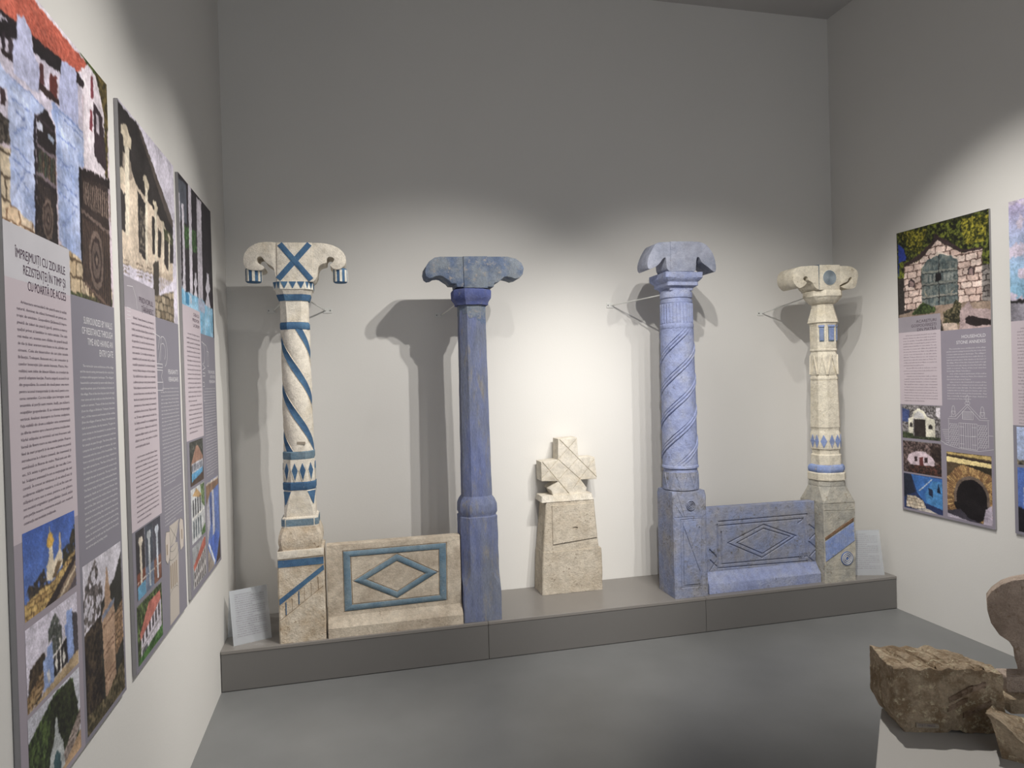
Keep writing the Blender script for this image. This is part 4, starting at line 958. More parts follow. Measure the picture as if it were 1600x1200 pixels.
# small pictures of board 1
def church(a):
    a.im[:] = (84, 112, 178); a.im += ((a.V-a.b[2])/(a.b[3]-a.b[2])*-26+10)[..., None]*np.array([1.2, 1, .4])
    a.foliage([(0, .95), (.05, .62), (.2, .6), (.35, .52), (.42, .75), (0, 1)], (40, 40, 44), (84, 70, 56), 24, .35); a.foliage([(.7, .75), (.72, .42), (.85, .38), (.95, .2), (1, .18), (1, .7)], (34, 36, 30), (78, 66, 50), 26, .3)
    a.lp([(.4, .68), (.4, .5), (.44, .46), (.46, .3), (.52, .3), (.54, .5), (.66, .38), (.7, .42), (.72, .6), (.5, .72)], (222, 208, 186), var=10); a.lp([(.5, .68), (.62, .52), (.7, .55), (.56, .72)], (112, 92, 70))
    a.lp([(.42, .3), (.41, .22), (.45, .14), (.49, .12), (.53, .16), (.55, .24), (.53, .31)], (200, 160, 80)); a.lp([(.64, .4), (.65, .24), (.67, .16), (.69, .24), (.7, .4)], (196, 176, 150)); a.line([(.48, .12), (.48, .06)], .003, (214, 190, 130))
    a.stones([(0, 1), (0, .8), (.3, .74), (.5, .74), (1, .5), (1, .56), (.35, 1)], (206, 178, 118), (160, 130, 84), (92, 70, 46), .03, .013); a.lp([(.35, 1), (1, .56), (1, .64), (.55, 1)], (46, 38, 40)); a.lp([(.55, 1), (1, .64), (1, 1)], (130, 112, 96)); a.lp([(.6, 1), (1, .72), (1, .75), (.68, 1)], (200, 184, 160)); a.lp([(.8, 1), (1, .84), (1, 1)], (84, 76, 82))
def bluegate(a):
    a.im[:] = (206, 200, 214); a.foliage([(.38, .6), (.4, .2), (.52, .05), (.66, .25), (.66, .62), (.4, .7)], (52, 58, 56), (110, 112, 106), 30, .3); a.foliage([(0, .9), (.05, .5), (.3, .42), (.36, .6), (.2, 1)], (44, 38, 36), (90, 76, 60), 20); a.stones([(0, .8), (.3, .62), (.34, .85), (0, 1)], (176, 150, 112), (130, 104, 76), (70, 54, 40), .02, .012)
    a.lp([(.76, .2), (.86, .2), (1, .3), (1, .9), (.78, .85)], (70, 66, 72)); a.lp([(.36, .42), (.46, .38), (.5, .9), (.34, .95)], (140, 160, 206)); a.lp([(.28, .55), (.36, .5), (.36, .95), (.28, .98)], (150, 168, 210)); a.lp([(.76, .15), (.88, .18), (.9, .8), (.78, .86)], (142, 162, 210)); a.lp([(.72, .32), (.78, .3), (.78, .85), (.73, .85)], (120, 140, 190))
    a.lp([(.47, .6), (.75, .5), (.76, .86), (.48, .92)], (40, 38, 42)); a.line([(.47, .6), (.75, .48)], .006, (220, 214, 210)); a.line([(.47, .88), (.76, .84)], .005, (200, 194, 190)); a.line([(.61, .42), (.62, .88)], .006, (226, 220, 214))
    for c in (.53, .68): a.lp([(c, .6), (c+.035, .71), (c, .82), (c-.035, .71)], (226, 222, 216))
    a.lp([(.34, .72), (.38, .68), (.41, .82), (.37, .88)], (214, 212, 214)); a.lp([(0, 1), (.3, .92), (1, .8), (1, 1)], (176, 154, 124), var=14)
def archgate(a):
    a.im[:] = (196, 196, 206); a.foliage([(0, 1), (0, .25), (.3, .1), (.5, 0), (.85, .05), (.95, .5), (.95, 1)], (34, 42, 30), (92, 112, 62), 24); a.foliage([(.35, .75), (.4, .05), (.8, .02), (.95, .4), (.9, .8)], (28, 30, 26), (60, 68, 44), 30); a.lp([(.3, 1), (.36, .66), (.45, .5), (.48, .3), (.51, .3), (.54, .5), (.62, .66), (.66, 1)], (176, 180, 180), var=14); a.lp([(.41, 1), (.42, .76), (.48, .66), (.55, .76), (.57, 1)], (60, 84, 90))
    a.stones([(.62, .8), (1, .5), (1, .7), (.66, 1)], (170, 156, 150), (130, 116, 108), (80, 70, 66), .02, .012); a.lp([(.5, 1), (1, .76), (1, 1)], (180, 150, 120), var=12); a.foliage([(.0, 1), (.05, .7), (.3, .75), (.32, 1)], (40, 44, 34), (120, 124, 100), 24)
def tallpost(a):
    a.im[:] = (204, 200, 210); a.foliage([(0, .5), (.0, .15), (.3, .0), (.45, .2), (.42, .5)], (120, 112, 112), (60, 56, 56), 34, .5); a.foliage([(0, 1), (0, .4), (.4, .36), (.4, 1)], (30, 26, 28), (78, 66, 54), 26); a.poly(a.local([(.4, .3), (.8, .2), (1, .06), (1, 1), (.4, 1)]), (46, 46, 44), var=14)
    a.stones([(.76, .45), (1, .38), (1, .65), (.76, .72)], (170, 140, 110), (120, 96, 76), (60, 48, 40), .025, .014)
    a.lp([(.46, .98), (.42, .44), (.4, .4), (.44, .36), (.5, .33), (.52, .22), (.55, .16), (.56, .1), (.6, .1), (.61, .17), (.65, .24), (.66, .32), (.74, .36), (.76, .42), (.75, .98)], (170, 142, 120), var=16)
    a.lp([(.42, .38), (.76, .33), (.76, .36), (.42, .42)], (120, 126, 144))
    for v in (.46, .6, .64, .78, .82, .93): a.line([(.44, v), (.75, v-.03)], .004, (112, 84, 70))
    a.foliage([(0, 1), (0, .88), (.5, .9), (1, .78), (1, 1)], (50, 46, 34), (120, 108, 84), 26)
def put(fn, rect, res=.0024, label=None):
    a = Art(*rect, res=res); fn(a); o = a.build('photograph', r, M, PO)
    if label: o['label'] = label
put(church, (.038, .318, 1.108, 1.297), label='small photograph of a white church behind a stone wall')
put(bluegate, (.036, .316, .912, 1.092), label='small photograph of a blue gate with white lozenges')
put(archgate, (.034, .314, .70, .902), label='small photograph of a pointed grey gate among trees')
put(tallpost, (.358, .658, .70, 1.142), label='photograph of a tall carved stone gate post')

# ---- board 2: porch with carved wooden posts
y0 = -1.963; w = .692
r, M = board('information_board', -1, y0, w, T0, B0, 'tall information board, middle of left wall, picture of a shaded porch with posts')
sp = .352
quad_mesh('slate_field', [[(sp, B0), (w, B0), (w, 1.86), (sp, 1.86)], [(0, B0), (sp, B0), (sp, 1.14), (0, 1.14)]], M_greyp, r, M, .0002)
quad_mesh('lilac_field', [[(0, 1.14), (sp, 1.14), (sp, 1.86), (0, 1.86)]], M_lilac, r, M, .00025)
quad_mesh('heading_field', [[(0, 1.86), (sp, 1.86), (sp, 1.96), (0, 1.96)]], M_headd, r, M, .00025)
text_mesh('heading_text', [('PRIDVORUL', .325, 1.892, .027, .17, 'R', 1), ('ȚĂRĂNESC', .325, 1.862, .027, .145, 'R', 1)], M_inkp, r, M, 3)
text_mesh('heading_text', [("PEASANT'S", .66, 1.652, .026, .155, 'R', 1), ('VERANDAHS', .66, 1.623, .026, .155, 'R', 1)], M_lightink, r, M, 3)
text_mesh('body_text', body(cyc(RO, 8, 23), .064, .325, 1.835, 1.41)+body(cyc(RO, 2, 14), .058, .318, 1.375, 1.165), M_dark, r, M, 2)
text_mesh('body_text', body(cyc(EN, 4, 27), .392, .66, 1.598, 1.235)+body(cyc(EN, 12, 10), .39, .655, 1.205, 1.085), M_lightink, r, M, 1)
z = LW(y0)(170, 140, 3.528); a = Art(0, w, 1.86, T0-.001, .003, (206, 200, 214))
a.poly(z([(30, 40), (150, 180), (352, 745), (352, 960), (100, 900), (60, 500)]), (46, 42, 42), var=8)
a.poly(z([(150, 180), (172, 215), (352, 720), (352, 760), (330, 730)]), (78, 70, 66), var=14)
a.poly(z([(50, 420), (120, 430), (150, 520), (250, 660), (300, 740), (330, 800), (352, 960), (352, 1060), (60, 950), (40, 760)]), (204, 188, 170), var=8)
a.poly(z([(75, 330), (120, 400), (130, 480), (118, 500), (76, 440)]), (150, 138, 126))
for q in ([(62, 545), (95, 580), (100, 790), (64, 760)], [(158, 550), (208, 640), (212, 960), (195, 930), (165, 890)], [(236, 690), (262, 720), (262, 915), (240, 900)], [(270, 760), (290, 790), (286, 930), (270, 920)], [(305, 770), (328, 800), (328, 1000), (306, 960)], [(335, 800), (354, 820), (356, 960), (336, 950)]): a.poly(z(q), (50, 46, 46), var=12)
a.foliage(z([(170, 640), (205, 660), (206, 900), (172, 870)]), (44, 40, 40), (150, 140, 124), 50, loc=False); a.foliage(z([(300, 760), (352, 800), (352, 860), (305, 820)]), (44, 50, 36), (110, 110, 80), 60, loc=False)
for (xt, yt, yb2, wt) in ((98, 185, 800, 16), (206, 470, 960, 9), (258, 610, 1000, 7), (298, 715, 1010, 5), (332, 790, 1010, 4)):
    a.poly(z([(xt-wt*.8, yt+90*wt/16), (xt+wt*.8, yt+110*wt/16), (xt+wt*.9, yb2), (xt-wt*.4, yb2)]), (214, 204, 186), var=6)
    a.poly(z([(xt-wt*2, yt), (xt, yt+4), (xt+wt*.6, yt+50*wt/16), (xt+wt*1.6, yt+80*wt/16), (xt+wt*1.5, yt+140*wt/16), (xt+wt*.5, yt+130*wt/16), (xt-wt, yt+130*wt/16), (xt-wt*1.2, yt+70*wt/16), (xt-wt*2.1, yt+50*wt/16)]), (196, 184, 164), var=12)
a.poly(z([(60, 420), (78, 430), (85, 520), (62, 510)]), (190, 178, 160))
for (xa, ya) in ((75, 930), (150, 955), (200, 975)):
    for k in range(4): a.line(z([(xa, ya+k*22), (xa+38, ya+14+k*22)]), .004, (120, 106, 94), False)
a.poly(z([(244, 950), (275, 940), (276, 1130), (246, 1160)]), (70, 64, 58)); 
for k in range(9): x = 280+k*8; a.poly(z([(x, 1000+k*2), (x+4, 1002+k*2), (x+4, 1110-k*6), (x, 1112-k*6)]), (150, 136, 120))
a.stones(z([(215, 1150), (356, 1110), (360, 1300), (215, 1240)]), (170, 156, 136), (112, 100, 84), (60, 54, 44), .06, .03, loc=False)
a.poly(z([(175, 1100), (246, 1150), (246, 1100)]), (196, 184, 168)); a.im[(a.U < sp) & (a.V < 1.96)] = (158, 152, 160)
a.build('photograph', r, M, .0001)['label'] = 'large photograph of a porch with cream wall and carved posts'
def threeposts(a):
    a.im[:] = (58, 58, 66)
    for i, (c, cc) in enumerate((((.17), (206, 196, 180)), ((.5), (176, 180, 184)), ((.83), (190, 196, 206)))):
        a.lp([(c-.16, 0), (c+.155, 0), (c+.155, 1), (c-.16, 1)], ((50, 48, 54), (66, 72, 84), (70, 70, 82))[i], var=12); a.lp([(c-.16, .62), (c+.155, .6), (c+.155, 1), (c-.16, 1)], ((120, 70, 56), (104, 116, 136), (120, 84, 72))[i], var=12)
        a.lp([(c-.035, .95), (c-.04, .25), (c-.09, .16), (c-.05, .1), (c+.06, .1), (c+.09, .17), (c+.04, .25), (c+.035, .95)], cc); a.line([(c-.16, .75), (c+.155, .74)], .004, (210, 206, 200))
    a.lp([(.02, .8), (.33, .78), (.33, 1), (.02, 1)], (96, 146, 176)); a.line([(.335, 0), (.335, 1)], .004, (140, 138, 148)); a.line([(.66, 0), (.66, 1)], .004, (140, 138, 148))
def house(a):
    a.foliage([(0, 0), (1, 0), (1, 1), (0, 1)], (34, 44, 28), (104, 124, 76), 20); a.lp([(.08, .5), (.45, .12), (.92, .12), (.95, .3), (.1, .62)], (176, 108, 98), var=10); a.lp([(.12, .6), (.95, .28), (.95, .8), (.1, .92)], (204, 198, 208), var=8)
    for k in range(6): x = .17+k*.13; a.lp([(x, .57-k*.045), (x+.06, .55-k*.045), (x+.06, .7-k*.03), (x, .73-k*.03)], (62, 56, 62))
    a.lp([(.12, .76), (.9, .62), (.9, .65), (.12, .79)], (150, 146, 150)); a.lp([(.15, .8), (.35, .77), (.35, .9), (.15, .93)], (90, 92, 96)); a.foliage([(0, .9), (1, .78), (1, 1), (0, 1)], (40, 74, 40), (90, 130, 70), 22)
put(threeposts, (.032, .325, .912, 1.135), label='small photograph of three porch posts')
put(house, (.022, .315, .705, .898), label='small photograph of a red-roofed house on green grass')
# pale line drawings of the slate field
R_ = lambda cx, cy, rx, ry, a0, a1, n=16: [(cx+rx*math.cos(math.radians(a0+(a1-a0)*i/n)), cy+ry*math.sin(math.radians(a0+(a1-a0)*i/n))) for i in range(n+1)]
lines_mesh('white_line_drawing', [R_(.44, 1.735, .062, .058, 120, -70), R_(.44, 1.735, .034, .032, 120, -60), [(.42, 1.795), (.40, 1.70)], [(.41, 1.765), (.375, 1.69)], [(.31, 1.80), (.40, 1.79), (.37, 1.74)], [(.345, 1.688), (.425, 1.688), (.425, 1.675), (.345, 1.675)], [(.345, 1.665), (.425, 1.665), (.405, 1.64), (.425, 1.62), (.345, 1.62)], [(.425, 1.62), (.425, 1.59), (.345, 1.59)]], .0022, M_lightink, r, M, .0008)
lines_mesh('white_line_drawing', [[(.03, 1.93), (.09, 1.935), (.125, 1.90), (.13, 1.865)]]+[[(.02, 1.86-k*.012), (.06, 1.86-k*.012)] for k in range(4)], .0018, M_lightink, r, M, .0008)
quad_mesh('drawn_post', [[(.42, .70), (.56, .70), (.575, .93), (.565, .985), (.53, .99), (.46, .985), (.44, .94)], [(.46, .99), (.53, .99), (.60, 1.07), (.45, 1.07)]], plain('cream_ink', (186, 178, 170), .6), r, M, .0005)
for vq in ([(.385, .955), (.41, .935), (.44, .95), (.455, 1.0), (.45, 1.05), (.40, 1.058), (.385, 1.03)], [(.60, 1.05), (.62, 1.07), (.66, 1.055), (.672, 1.0), (.66, .945), (.61, .94), (.60, .98)]): quad_mesh('drawn_volute', [vq], plain('pale_cream_ink', (196, 186, 178), .6), r, M, .0006)
lines_mesh('drawing_outline', [[(.455, 1.065), (.56, .995)], [(.59, 1.065), (.47, .995)], [(.385, 1.03), (.385, .955), (.41, .935), (.44, .95), (.455, 1.0), (.45, 1.05), (.40, 1.058), (.385, 1.03)], R_(.50, .985, .055, .02, 180, 360), R_(.50, .955, .07, .022, 180, 360), [(.60, 1.05), (.62, 1.07), (.66, 1.055), (.672, 1.0), (.66, .945), (.61, .94), (.60, .98), (.60, 1.05)], R_(.49, .81, .06, .015, 0, 180)], .0016, plain('olive_ink', (104, 106, 100), .6), r, M, .0009)
for vq in [[(.445+k*.028, .83), (.458+k*.028, .83), (.458+k*.028, .92), (.445+k*.028, .92)] for k in range(4)]+[[(.40, .97), (.415, .97), (.415, 1.01), (.40, 1.01)], [(.63, .98), (.645, .98), (.645, 1.02), (.63, 1.02)]]: quad_mesh('drawn_flute', [vq], plain('ochre_ink', (150, 134, 116), .6), r, M, .0008)

# ---- board 3: white porch columns and balusters
y0 = -1.188
r, M = board('information_board', -1, y0, w, T0, B0, 'tall information board farthest on left wall, slim white columns over bright blue')
quad_mesh('slate_field', [[(sp, B0), (w, B0), (w, 1.853), (sp, 1.853)], [(0, B0), (sp, B0), (sp, 1.365), (0, 1.365)]], M_greyp, r, M, .0002)
quad_mesh('lilac_field', [[(0, 1.365), (sp, 1.365), (sp, 1.955), (0, 1.955)]], M_lilac, r, M, .00025)
text_mesh('heading_text', [('CASA CU', .325, 1.922, .022, .12, 'R', 1), ('PRIDVOR', .325, 1.897, .022, .14, 'R', 1), ('LA DRUM', .325, 1.872, .022, .13, 'R', 1)], M_inkp, r, M, 2)
text_mesh('heading_text', [('THE HOUSE', .665, 1.664, .022, .17, 'R', 1), ('WITH THE', .665, 1.64, .022, .12, 'R', 1), ('VERANDAH', .665, 1.616, .022, .15, 'R', 1)], M_lightink, r, M, 2)
text_mesh('body_text', body(cyc(RO, 14, 23), .06, .325, 1.838, 1.40, breaks=(16,)), M_dark, r, M, 1)
text_mesh('body_text', body(cyc(EN, 9, 31), .39, .665, 1.59, 1.165, breaks=(14,)), M_lightink, r, M, 1)
z = LW(y0)(170, 140, 3.528); a = Art(0, w, 1.85, T0-.001, .003, (44, 40, 46))
a.poly(z([(370, 470), (425, 520), (430, 740), (378, 700)]), (84, 88, 98)); a.foliage(z([(410, 740), (480, 780), (485, 900), (415, 870)]), (40, 52, 36), (84, 132, 72), 50, loc=False)
for (x0_, x1_, yt, yb2) in ((374, 380, 520, 1090), (383, 390, 560, 1100), (400, 412, 620, 1110), (436, 452, 520, 1140), (482, 508, 590, 1190)): a.poly(z([(x0_, yt), (x1_, yt+(x1_-x0_)), (x1_+12, yb2+8), (x0_+12, yb2)]), (196, 190, 200), var=4)
for (x, yt, s_) in ((545, 1010, 1), (478, 1005, .75), (412, 1000, .5), (392, 1000, .35)):
    a.poly(z([(x-6*s_, yt), (x+6*s_, yt+4), (x+6*s_, yt+40*s_), (x+14*s_, yt+90*s_), (x+4*s_, yt+120*s_), (x+16*s_, yt+190*s_), (x+12*s_, yt+240*s_), (x-12*s_, yt+235*s_), (x-15*s_, yt+185*s_), (x-4*s_, yt+118*s_), (x-13*s_, yt+85*s_), (x-6*s_, yt+40*s_)]), (198, 194, 204))
z6 = LW(y0)(180, 420, 3.75)
a.poly(z6([(383, 105), (410, 130), (435, 140), (480, 165), (522, 190), (530, 215), (570, 235), (575, 430), (380, 340)]), (120, 172, 202), var=6, col2=(150, 186, 210))
a.poly(z6([(410, 128), (430, 148), (434, 215), (414, 200)]), (60, 120, 156)); a.poly(z6([(438, 150), (446, 156), (450, 200), (440, 200)]), (190, 192, 204)); a.poly(z6([(484, 170), (524, 195), (524, 260), (488, 240)]), (168, 176, 196)); a.im[(a.U < sp) & (a.V < 1.955)] = (190, 178, 190)
a.build('photograph', r, M, .0001)['label'] = 'large photograph of slim white columns and balusters over a blue parapet'
def hut(a):
    a.im[:] = (60, 56, 54); a.foliage([(0, 0), (1, 0), (1, .4), (0, .4)], (40, 44, 40), (96, 96, 90), 20); a.lp([(.05, .52), (.45, .12), (.6, .12), (.97, .42), (.95, .5)], (150, 116, 100), var=14); a.lp([(.12, .5), (.95, .48), (.95, .7), (.12, .74)], (188, 188, 196))
    for k in range(7): x = .14+k*.115; a.lp([(x, .53), (x+.055, .53), (x+.055, .68), (x, .68)], (64, 70, 84))
    a.lp([(.1, .72), (.95, .68), (.9, .8), (.1, .92)], (90, 150, 190)); a.lp([(0, .92), (1, .78), (1, 1), (0, 1)], (76, 60, 52))
def porch(a):
    a.im[:] = (186, 188, 190); a.foliage([(.7, 0), (1, 0), (1, .5), (.75, .35)], (60, 80, 50), (130, 150, 100), 24); a.lp([(.1, .12), (.4, .02), (.75, .2), (.7, .25)], (170, 140, 100))
    for k in range(4): x = .1+k*.17; a.lp([(x, .2), (x+.08, .2), (x+.08, .5), (x, .52)], (60, 60, 66)); a.lp([(x, .6), (x+.08, .58), (x+.08, .9), (x, .93)], (74, 84, 92))
    a.line([(.05, .55), (.9, .5)], .006, (224, 220, 214)); a.foliage([(.7, .9), (1, .8), (1, 1), (.7, 1)], (50, 80, 50), (110, 140, 80), 24)
def manor(a):
    a.im[:] = (150, 152, 156); a.lp([(.05, .45), (.9, .0), (1, .05), (1, .25), (.1, .6)], (168, 96, 84), var=12); a.lp([(.1, .58), (1, .24), (1, .95), (.05, 1)], (176, 172, 172), var=10)
    for k in range(7): x = .12+k*.125; a.lp([(x, .63-k*.05), (x+.06, .61-k*.05), (x+.06, .76-k*.03), (x, .79-k*.03)], (60, 56, 60)); a.lp([(x, .86-k*.02), (x+.06, .85-k*.02), (x+.06, .96), (x, .97)], (70, 68, 70))
def bluewall(a):
    a.im[:] = (96, 118, 176); a.lp([(0, 0), (1, 0), (1, .1), (.3, .14), (0, .3)], (130, 104, 84), var=16); a.lp([(0, .25), (.2, .15), (.25, .5), (0, .7)], (170, 168, 176), var=14); a.lp([(.42, .12), (.58, .12), (.6, .62), (.42, .66)], (186, 186, 196)); a.lp([(.3, .18), (.36, .16), (.38, .5), (.32, .54)], (60, 70, 110)); a.lp([(.1, .68), (.7, .62), (.95, .7), (.6, .95), (.45, .95)], (78, 106, 184)); a.lp([(0, .72), (.45, .97), (.45, 1), (0, 1)], (150, 140, 132), var=10); a.lp([(.05, .7), (.12, .68), (.55, .96), (.48, .99)], (210, 214, 226)); a.lp([(.75, .9), (1, .7), (1, 1), (.6, 1)], (70, 56, 54)); a.lp([(.0, .0), (1, 0), (1, .03), (0, .03)], (190, 180, 170))
put(hut, (.046, .32, 1.163, 1.357)); put(porch, (.042, .32, .912, 1.15)); put(manor, (.036, .312, .716, .898)); put(bluewall, (.36, .668, .705, 1.135))
lines_mesh('white_line_drawing', [[(.365, 1.815), (.47, 1.80), (.505, 1.77), (.505, 1.75)], [(.48, 1.775), (.52, 1.77), (.515, 1.70), (.485, 1.70), (.48, 1.775)], R_(.39, 1.76, .04, .05, 90, -90), [(.365, 1.71), (.43, 1.69), (.37, 1.68)], [(.37, 1.665), (.42, 1.665), (.42, 1.65), (.37, 1.65)], [(.37, 1.62), (.40, 1.62), (.40, 1.60), (.37, 1.60)], [(.375, 1.59), (.375, 1.53), (.40, 1.53)]], .0024, M_lightink, r, M, .0008)

# ---- board 4: right wall, arched gate
y0 = -.619; w = .655; B4 = .678; T4 = 2.466
r, M = board('information_board', 1, y0, w, T4, B4, 'tall information board on right wall showing an arched stone gateway with plank doors')
sp = .322
quad_mesh('slate_field', [[(sp, B4), (w, B4), (w, 1.81), (sp, 1.81)], [(0, B4), (sp, B4), (sp, 1.36), (0, 1.36)]], wallmat('mauve_slate_print', (146, 140, 152), .55, 0, .08, 2), r, M, .0002)
quad_mesh('lilac_field', [[(0, 1.36), (sp, 1.36), (sp, 1.83), (0, 1.83)]], M_lilac, r, M, .00025)
quad_mesh('heading_field', [[(0, 1.82), (sp, 1.82), (sp, 1.918), (0, 1.918)]], M_headd, r, M, .0003)
text_mesh('heading_text', [('ACARETURI', .292, 1.874, .025, .15, 'R', 1), ('GOSPODĂREȘTI', .292, 1.848, .025, .19, 'R', 1), ('DIN PIATRĂ', .292, 1.822, .025, .145, 'R', 1)], M_inkp, r, M, 3)
text_mesh('heading_text', [('HOUSEHOLD', .62, 1.757, .027, .155, 'R', 1), ('STONE ANNEXES', .62, 1.725, .027, .19, 'R', 1)], M_lightink, r, M, 3)
text_mesh('body_text', body(cyc(RO, 0, 25), .036, .29, 1.80, 1.385, breaks=(12, 15)), M_dark, r, M, 1)
text_mesh('body_text', body(cyc(EN, 0, 19), .36, .62, 1.70, 1.405, breaks=(9, 12)), M_lightink, r, M, 1)
z = RW(y0)(1390, 320, 4.286); a = Art(0, w, 1.806, T4-.001, .0026, (56, 52, 50))
a.foliage(z([(50, 190), (690, 20), (690, 400), (50, 500)]), (26, 28, 22), (116, 124, 50), 34, loc=False)
a.foliage(z([(60, 190), (100, 180), (250, 160), (200, 330), (120, 300)]), (40, 44, 20), (172, 162, 60), 40, loc=False)
a.foliage(z([(470, 90), (660, 60), (640, 240), (500, 270)]), (40, 44, 20), (170, 160, 60), 40, loc=False)
a.poly(z([(56, 260), (90, 290), (110, 350), (110, 370), (60, 390), (62, 480), (58, 480)]), (48, 66, 150)); 
a.poly(z([(300, 190), (330, 210), (490, 300), (620, 280), (622, 300), (480, 320), (318, 235), (200, 370), (95, 415), (92, 400), (200, 330), (290, 240)]), (58, 46, 48), var=16)
a.stones(z([(95, 415), (200, 372), (318, 236), (480, 322), (618, 292), (618, 640), (460, 660), (455, 360), (330, 325), (210, 420), (215, 690), (100, 710)]), (226, 206, 196), (190, 164, 154), (96, 76, 70), .075, .04, loc=False)
a.poly(z([(205, 415), (330, 310), (460, 350), (455, 368), (330, 328), (214, 425)]), (214, 198, 186))
a.poly(z([(212, 430), (250, 370), (330, 330), (400, 335), (455, 368), (455, 660), (216, 690)]), (86, 98, 100), var=14, cells=30, col2=(112, 118, 114))
for k in range(11): x = 225+k*21; a.line(z([(x, 380 if k > 2 else 430), (x, 670)]), .002, (48, 54, 58), False)
for y_, c in ((445, (132, 134, 126)), (525, (120, 122, 116)), (610, (140, 138, 130))): a.line(z([(218, y_+10), (452, y_-20)]), .010, c, False); a.line(z([(218, y_+20), (452, y_-8)]), .004, (40, 40, 42), False)
for x in (240, 265, 290, 360, 385, 410): a.poly(z([(x, 470-(x-240)*.1), (x+14, 468-(x-240)*.1), (x+14, 515-(x-240)*.1), (x, 520-(x-240)*.1)]), (134, 138, 134)); a.line(z([(328, 335), (330, 675)]), .006, (34, 34, 38), False)
a.line(z([(230, 575), (250, 610)]), .006, (170, 160, 140), False); a.line(z([(408, 590), (435, 555)]), .006, (170, 160, 140), False)
a.poly(z([(305, 460), (345, 455), (345, 500), (305, 515)]), (30, 28, 32)); 
for (x, y_) in ((145, 525), (542, 440)): a.poly(z([(x-20, y_+22), (x-20, y_-12), (x, y_-32), (x+22, y_-14), (x+22, y_+30)]), (60, 50, 52)); a.poly(z([(x-12, y_+20), (x-12, y_-6), (x, y_-18), (x+14, y_-8), (x+14, y_+26)]), (150, 128, 126))
a.stones(z([(618, 400), (690, 390), (690, 640), (618, 640)]), (150, 144, 140), (96, 90, 88), (44, 38, 38), .06, .03, loc=False)
a.poly(z([(62, 740), (215, 690), (455, 655), (690, 640), (690, 850), (360, 860), (340, 760), (68, 775)]), (150, 132, 118), var=30)
a.foliage(z([(140, 740), (220, 650), (310, 690), (300, 720)]), (34, 44, 28), (84, 100, 60), 40, loc=False); a.foliage(z([(360, 720), (420, 680), (440, 630), (480, 660), (470, 800), (360, 790)]), (40, 40, 30), (120, 110, 84), 40, loc=False)
a.poly(z([(470, 700), (530, 650), (550, 690), (690, 700), (690, 850), (465, 840)]), (176, 156, 156), var=20); a.poly(z([(505, 760), (530, 740), (690, 770), (690, 800), (560, 810), (510, 790)]), (44, 36, 38)); a.poly(z([(360, 790), (450, 790), (460, 840), (360, 845)]), (206, 186, 172), var=14)
a.im[(a.U < sp) & (a.V < 1.918)] = (158, 152, 160)
a.build('photograph', r, M, .0001)['label'] = 'large photograph of an arched stone gateway with weathered plank doors'
def arch(a):
    a.im[:] = (150, 146, 150); a.foliage([(0, 0), (1, 0), (1, 1), (0, 1)], (70, 66, 66), (170, 166, 168), 26); a.lp([(0, .1), (.2, .15), (.18, .5), (0, .5)], (70, 84, 130)); a.lp([(.16, .95), (.16, .4), (.26, .36), (.3, .2), (.42, .08), (.58, .16), (.66, .32), (.86, .4), (.86, .98), (.62, .96), (.62, .4), (.3, .4), (.3, .95)], (220, 216, 200), var=12); a.lp([(.32, .95), (.32, .42), (.62, .42), (.62, .96)], (52, 46, 44), var=10); a.lp([(.3, .38), (.34, .24), (.44, .16), (.56, .24), (.6, .38)], (206, 204, 204))
    a.lp([(.2, .65), (.2, .55), (.24, .5), (.28, .56), (.28, .65)], (60, 56, 54)); a.lp([(.7, .68), (.7, .58), (.75, .53), (.8, .6), (.8, .68)], (60, 56, 54)); a.foliage([(0, .8), (.3, .85), (.3, 1), (0, 1)], (40, 48, 36), (90, 100, 70), 26); a.foliage([(.3, .92), (1, .9), (1, 1), (.3, 1)], (40, 44, 36), (84, 90, 70), 26); a.lp([(.9, .05), (1, .05), (1, .35), (.9, .3)], (220, 214, 220))
def cellar(a):
    a.foliage([(0, 0), (1, 0), (1, 1), (0, 1)], (52, 42, 42), (140, 120, 116), 22); a.lp([(.1, .6), (.15, .42), (.35, .3), (.6, .3), (.82, .5), (.82, .72), (.5, .78), (.2, .74)], (206, 188, 196), var=14)
    for x in (.3, .57): a.lp([(x, .48), (x+.08, .46), (x+.08, .62), (x, .64)], (60, 46, 48))
    a.lp([(.43, .48), (.53, .46), (.54, .76), (.44, .78)], (110, 60, 60)); a.foliage([(.2, .75), (.8, .7), (1, .6), (1, 1), (.1, 1)], (36, 32, 30), (110, 70, 60), 26); a.foliage([(.7, .1), (1, .1), (1, .7), (.8, .5)], (40, 32, 32), (76, 62, 56), 20)
def bluehouse(a):
    a.im[:] = (46, 58, 96); a.lp([(.2, .0), (1, 0), (1, .85), (.55, .75), (.35, .5)], (64, 110, 176), var=10); a.lp([(.55, .5), (.75, .1), (1, .1), (1, .85), (.6, .75)], (80, 136, 190), var=8); a.line([(.4, .45), (.74, .06)], .006, (190, 200, 210)); a.lp([(.64, .3), (.76, .36), (.76, .56), (.66, .5)], (40, 50, 76)); a.lp([(.86, .4), (.9, .14), (.94, .36), (.97, .42)], (30, 40, 60)); a.stones([(.05, .95), (.08, .62), (.3, .6), (.5, .7), (.58, .9), (.3, .98)], (222, 212, 196), (200, 186, 166), (120, 104, 90), .03, .02); a.lp([(.3, 1), (.6, .9), (.9, 1)], (196, 188, 180)); a.lp([(0, 0), (.2, 0), (.3, .5), (.1, .6), (0, .7)], (40, 44, 60))
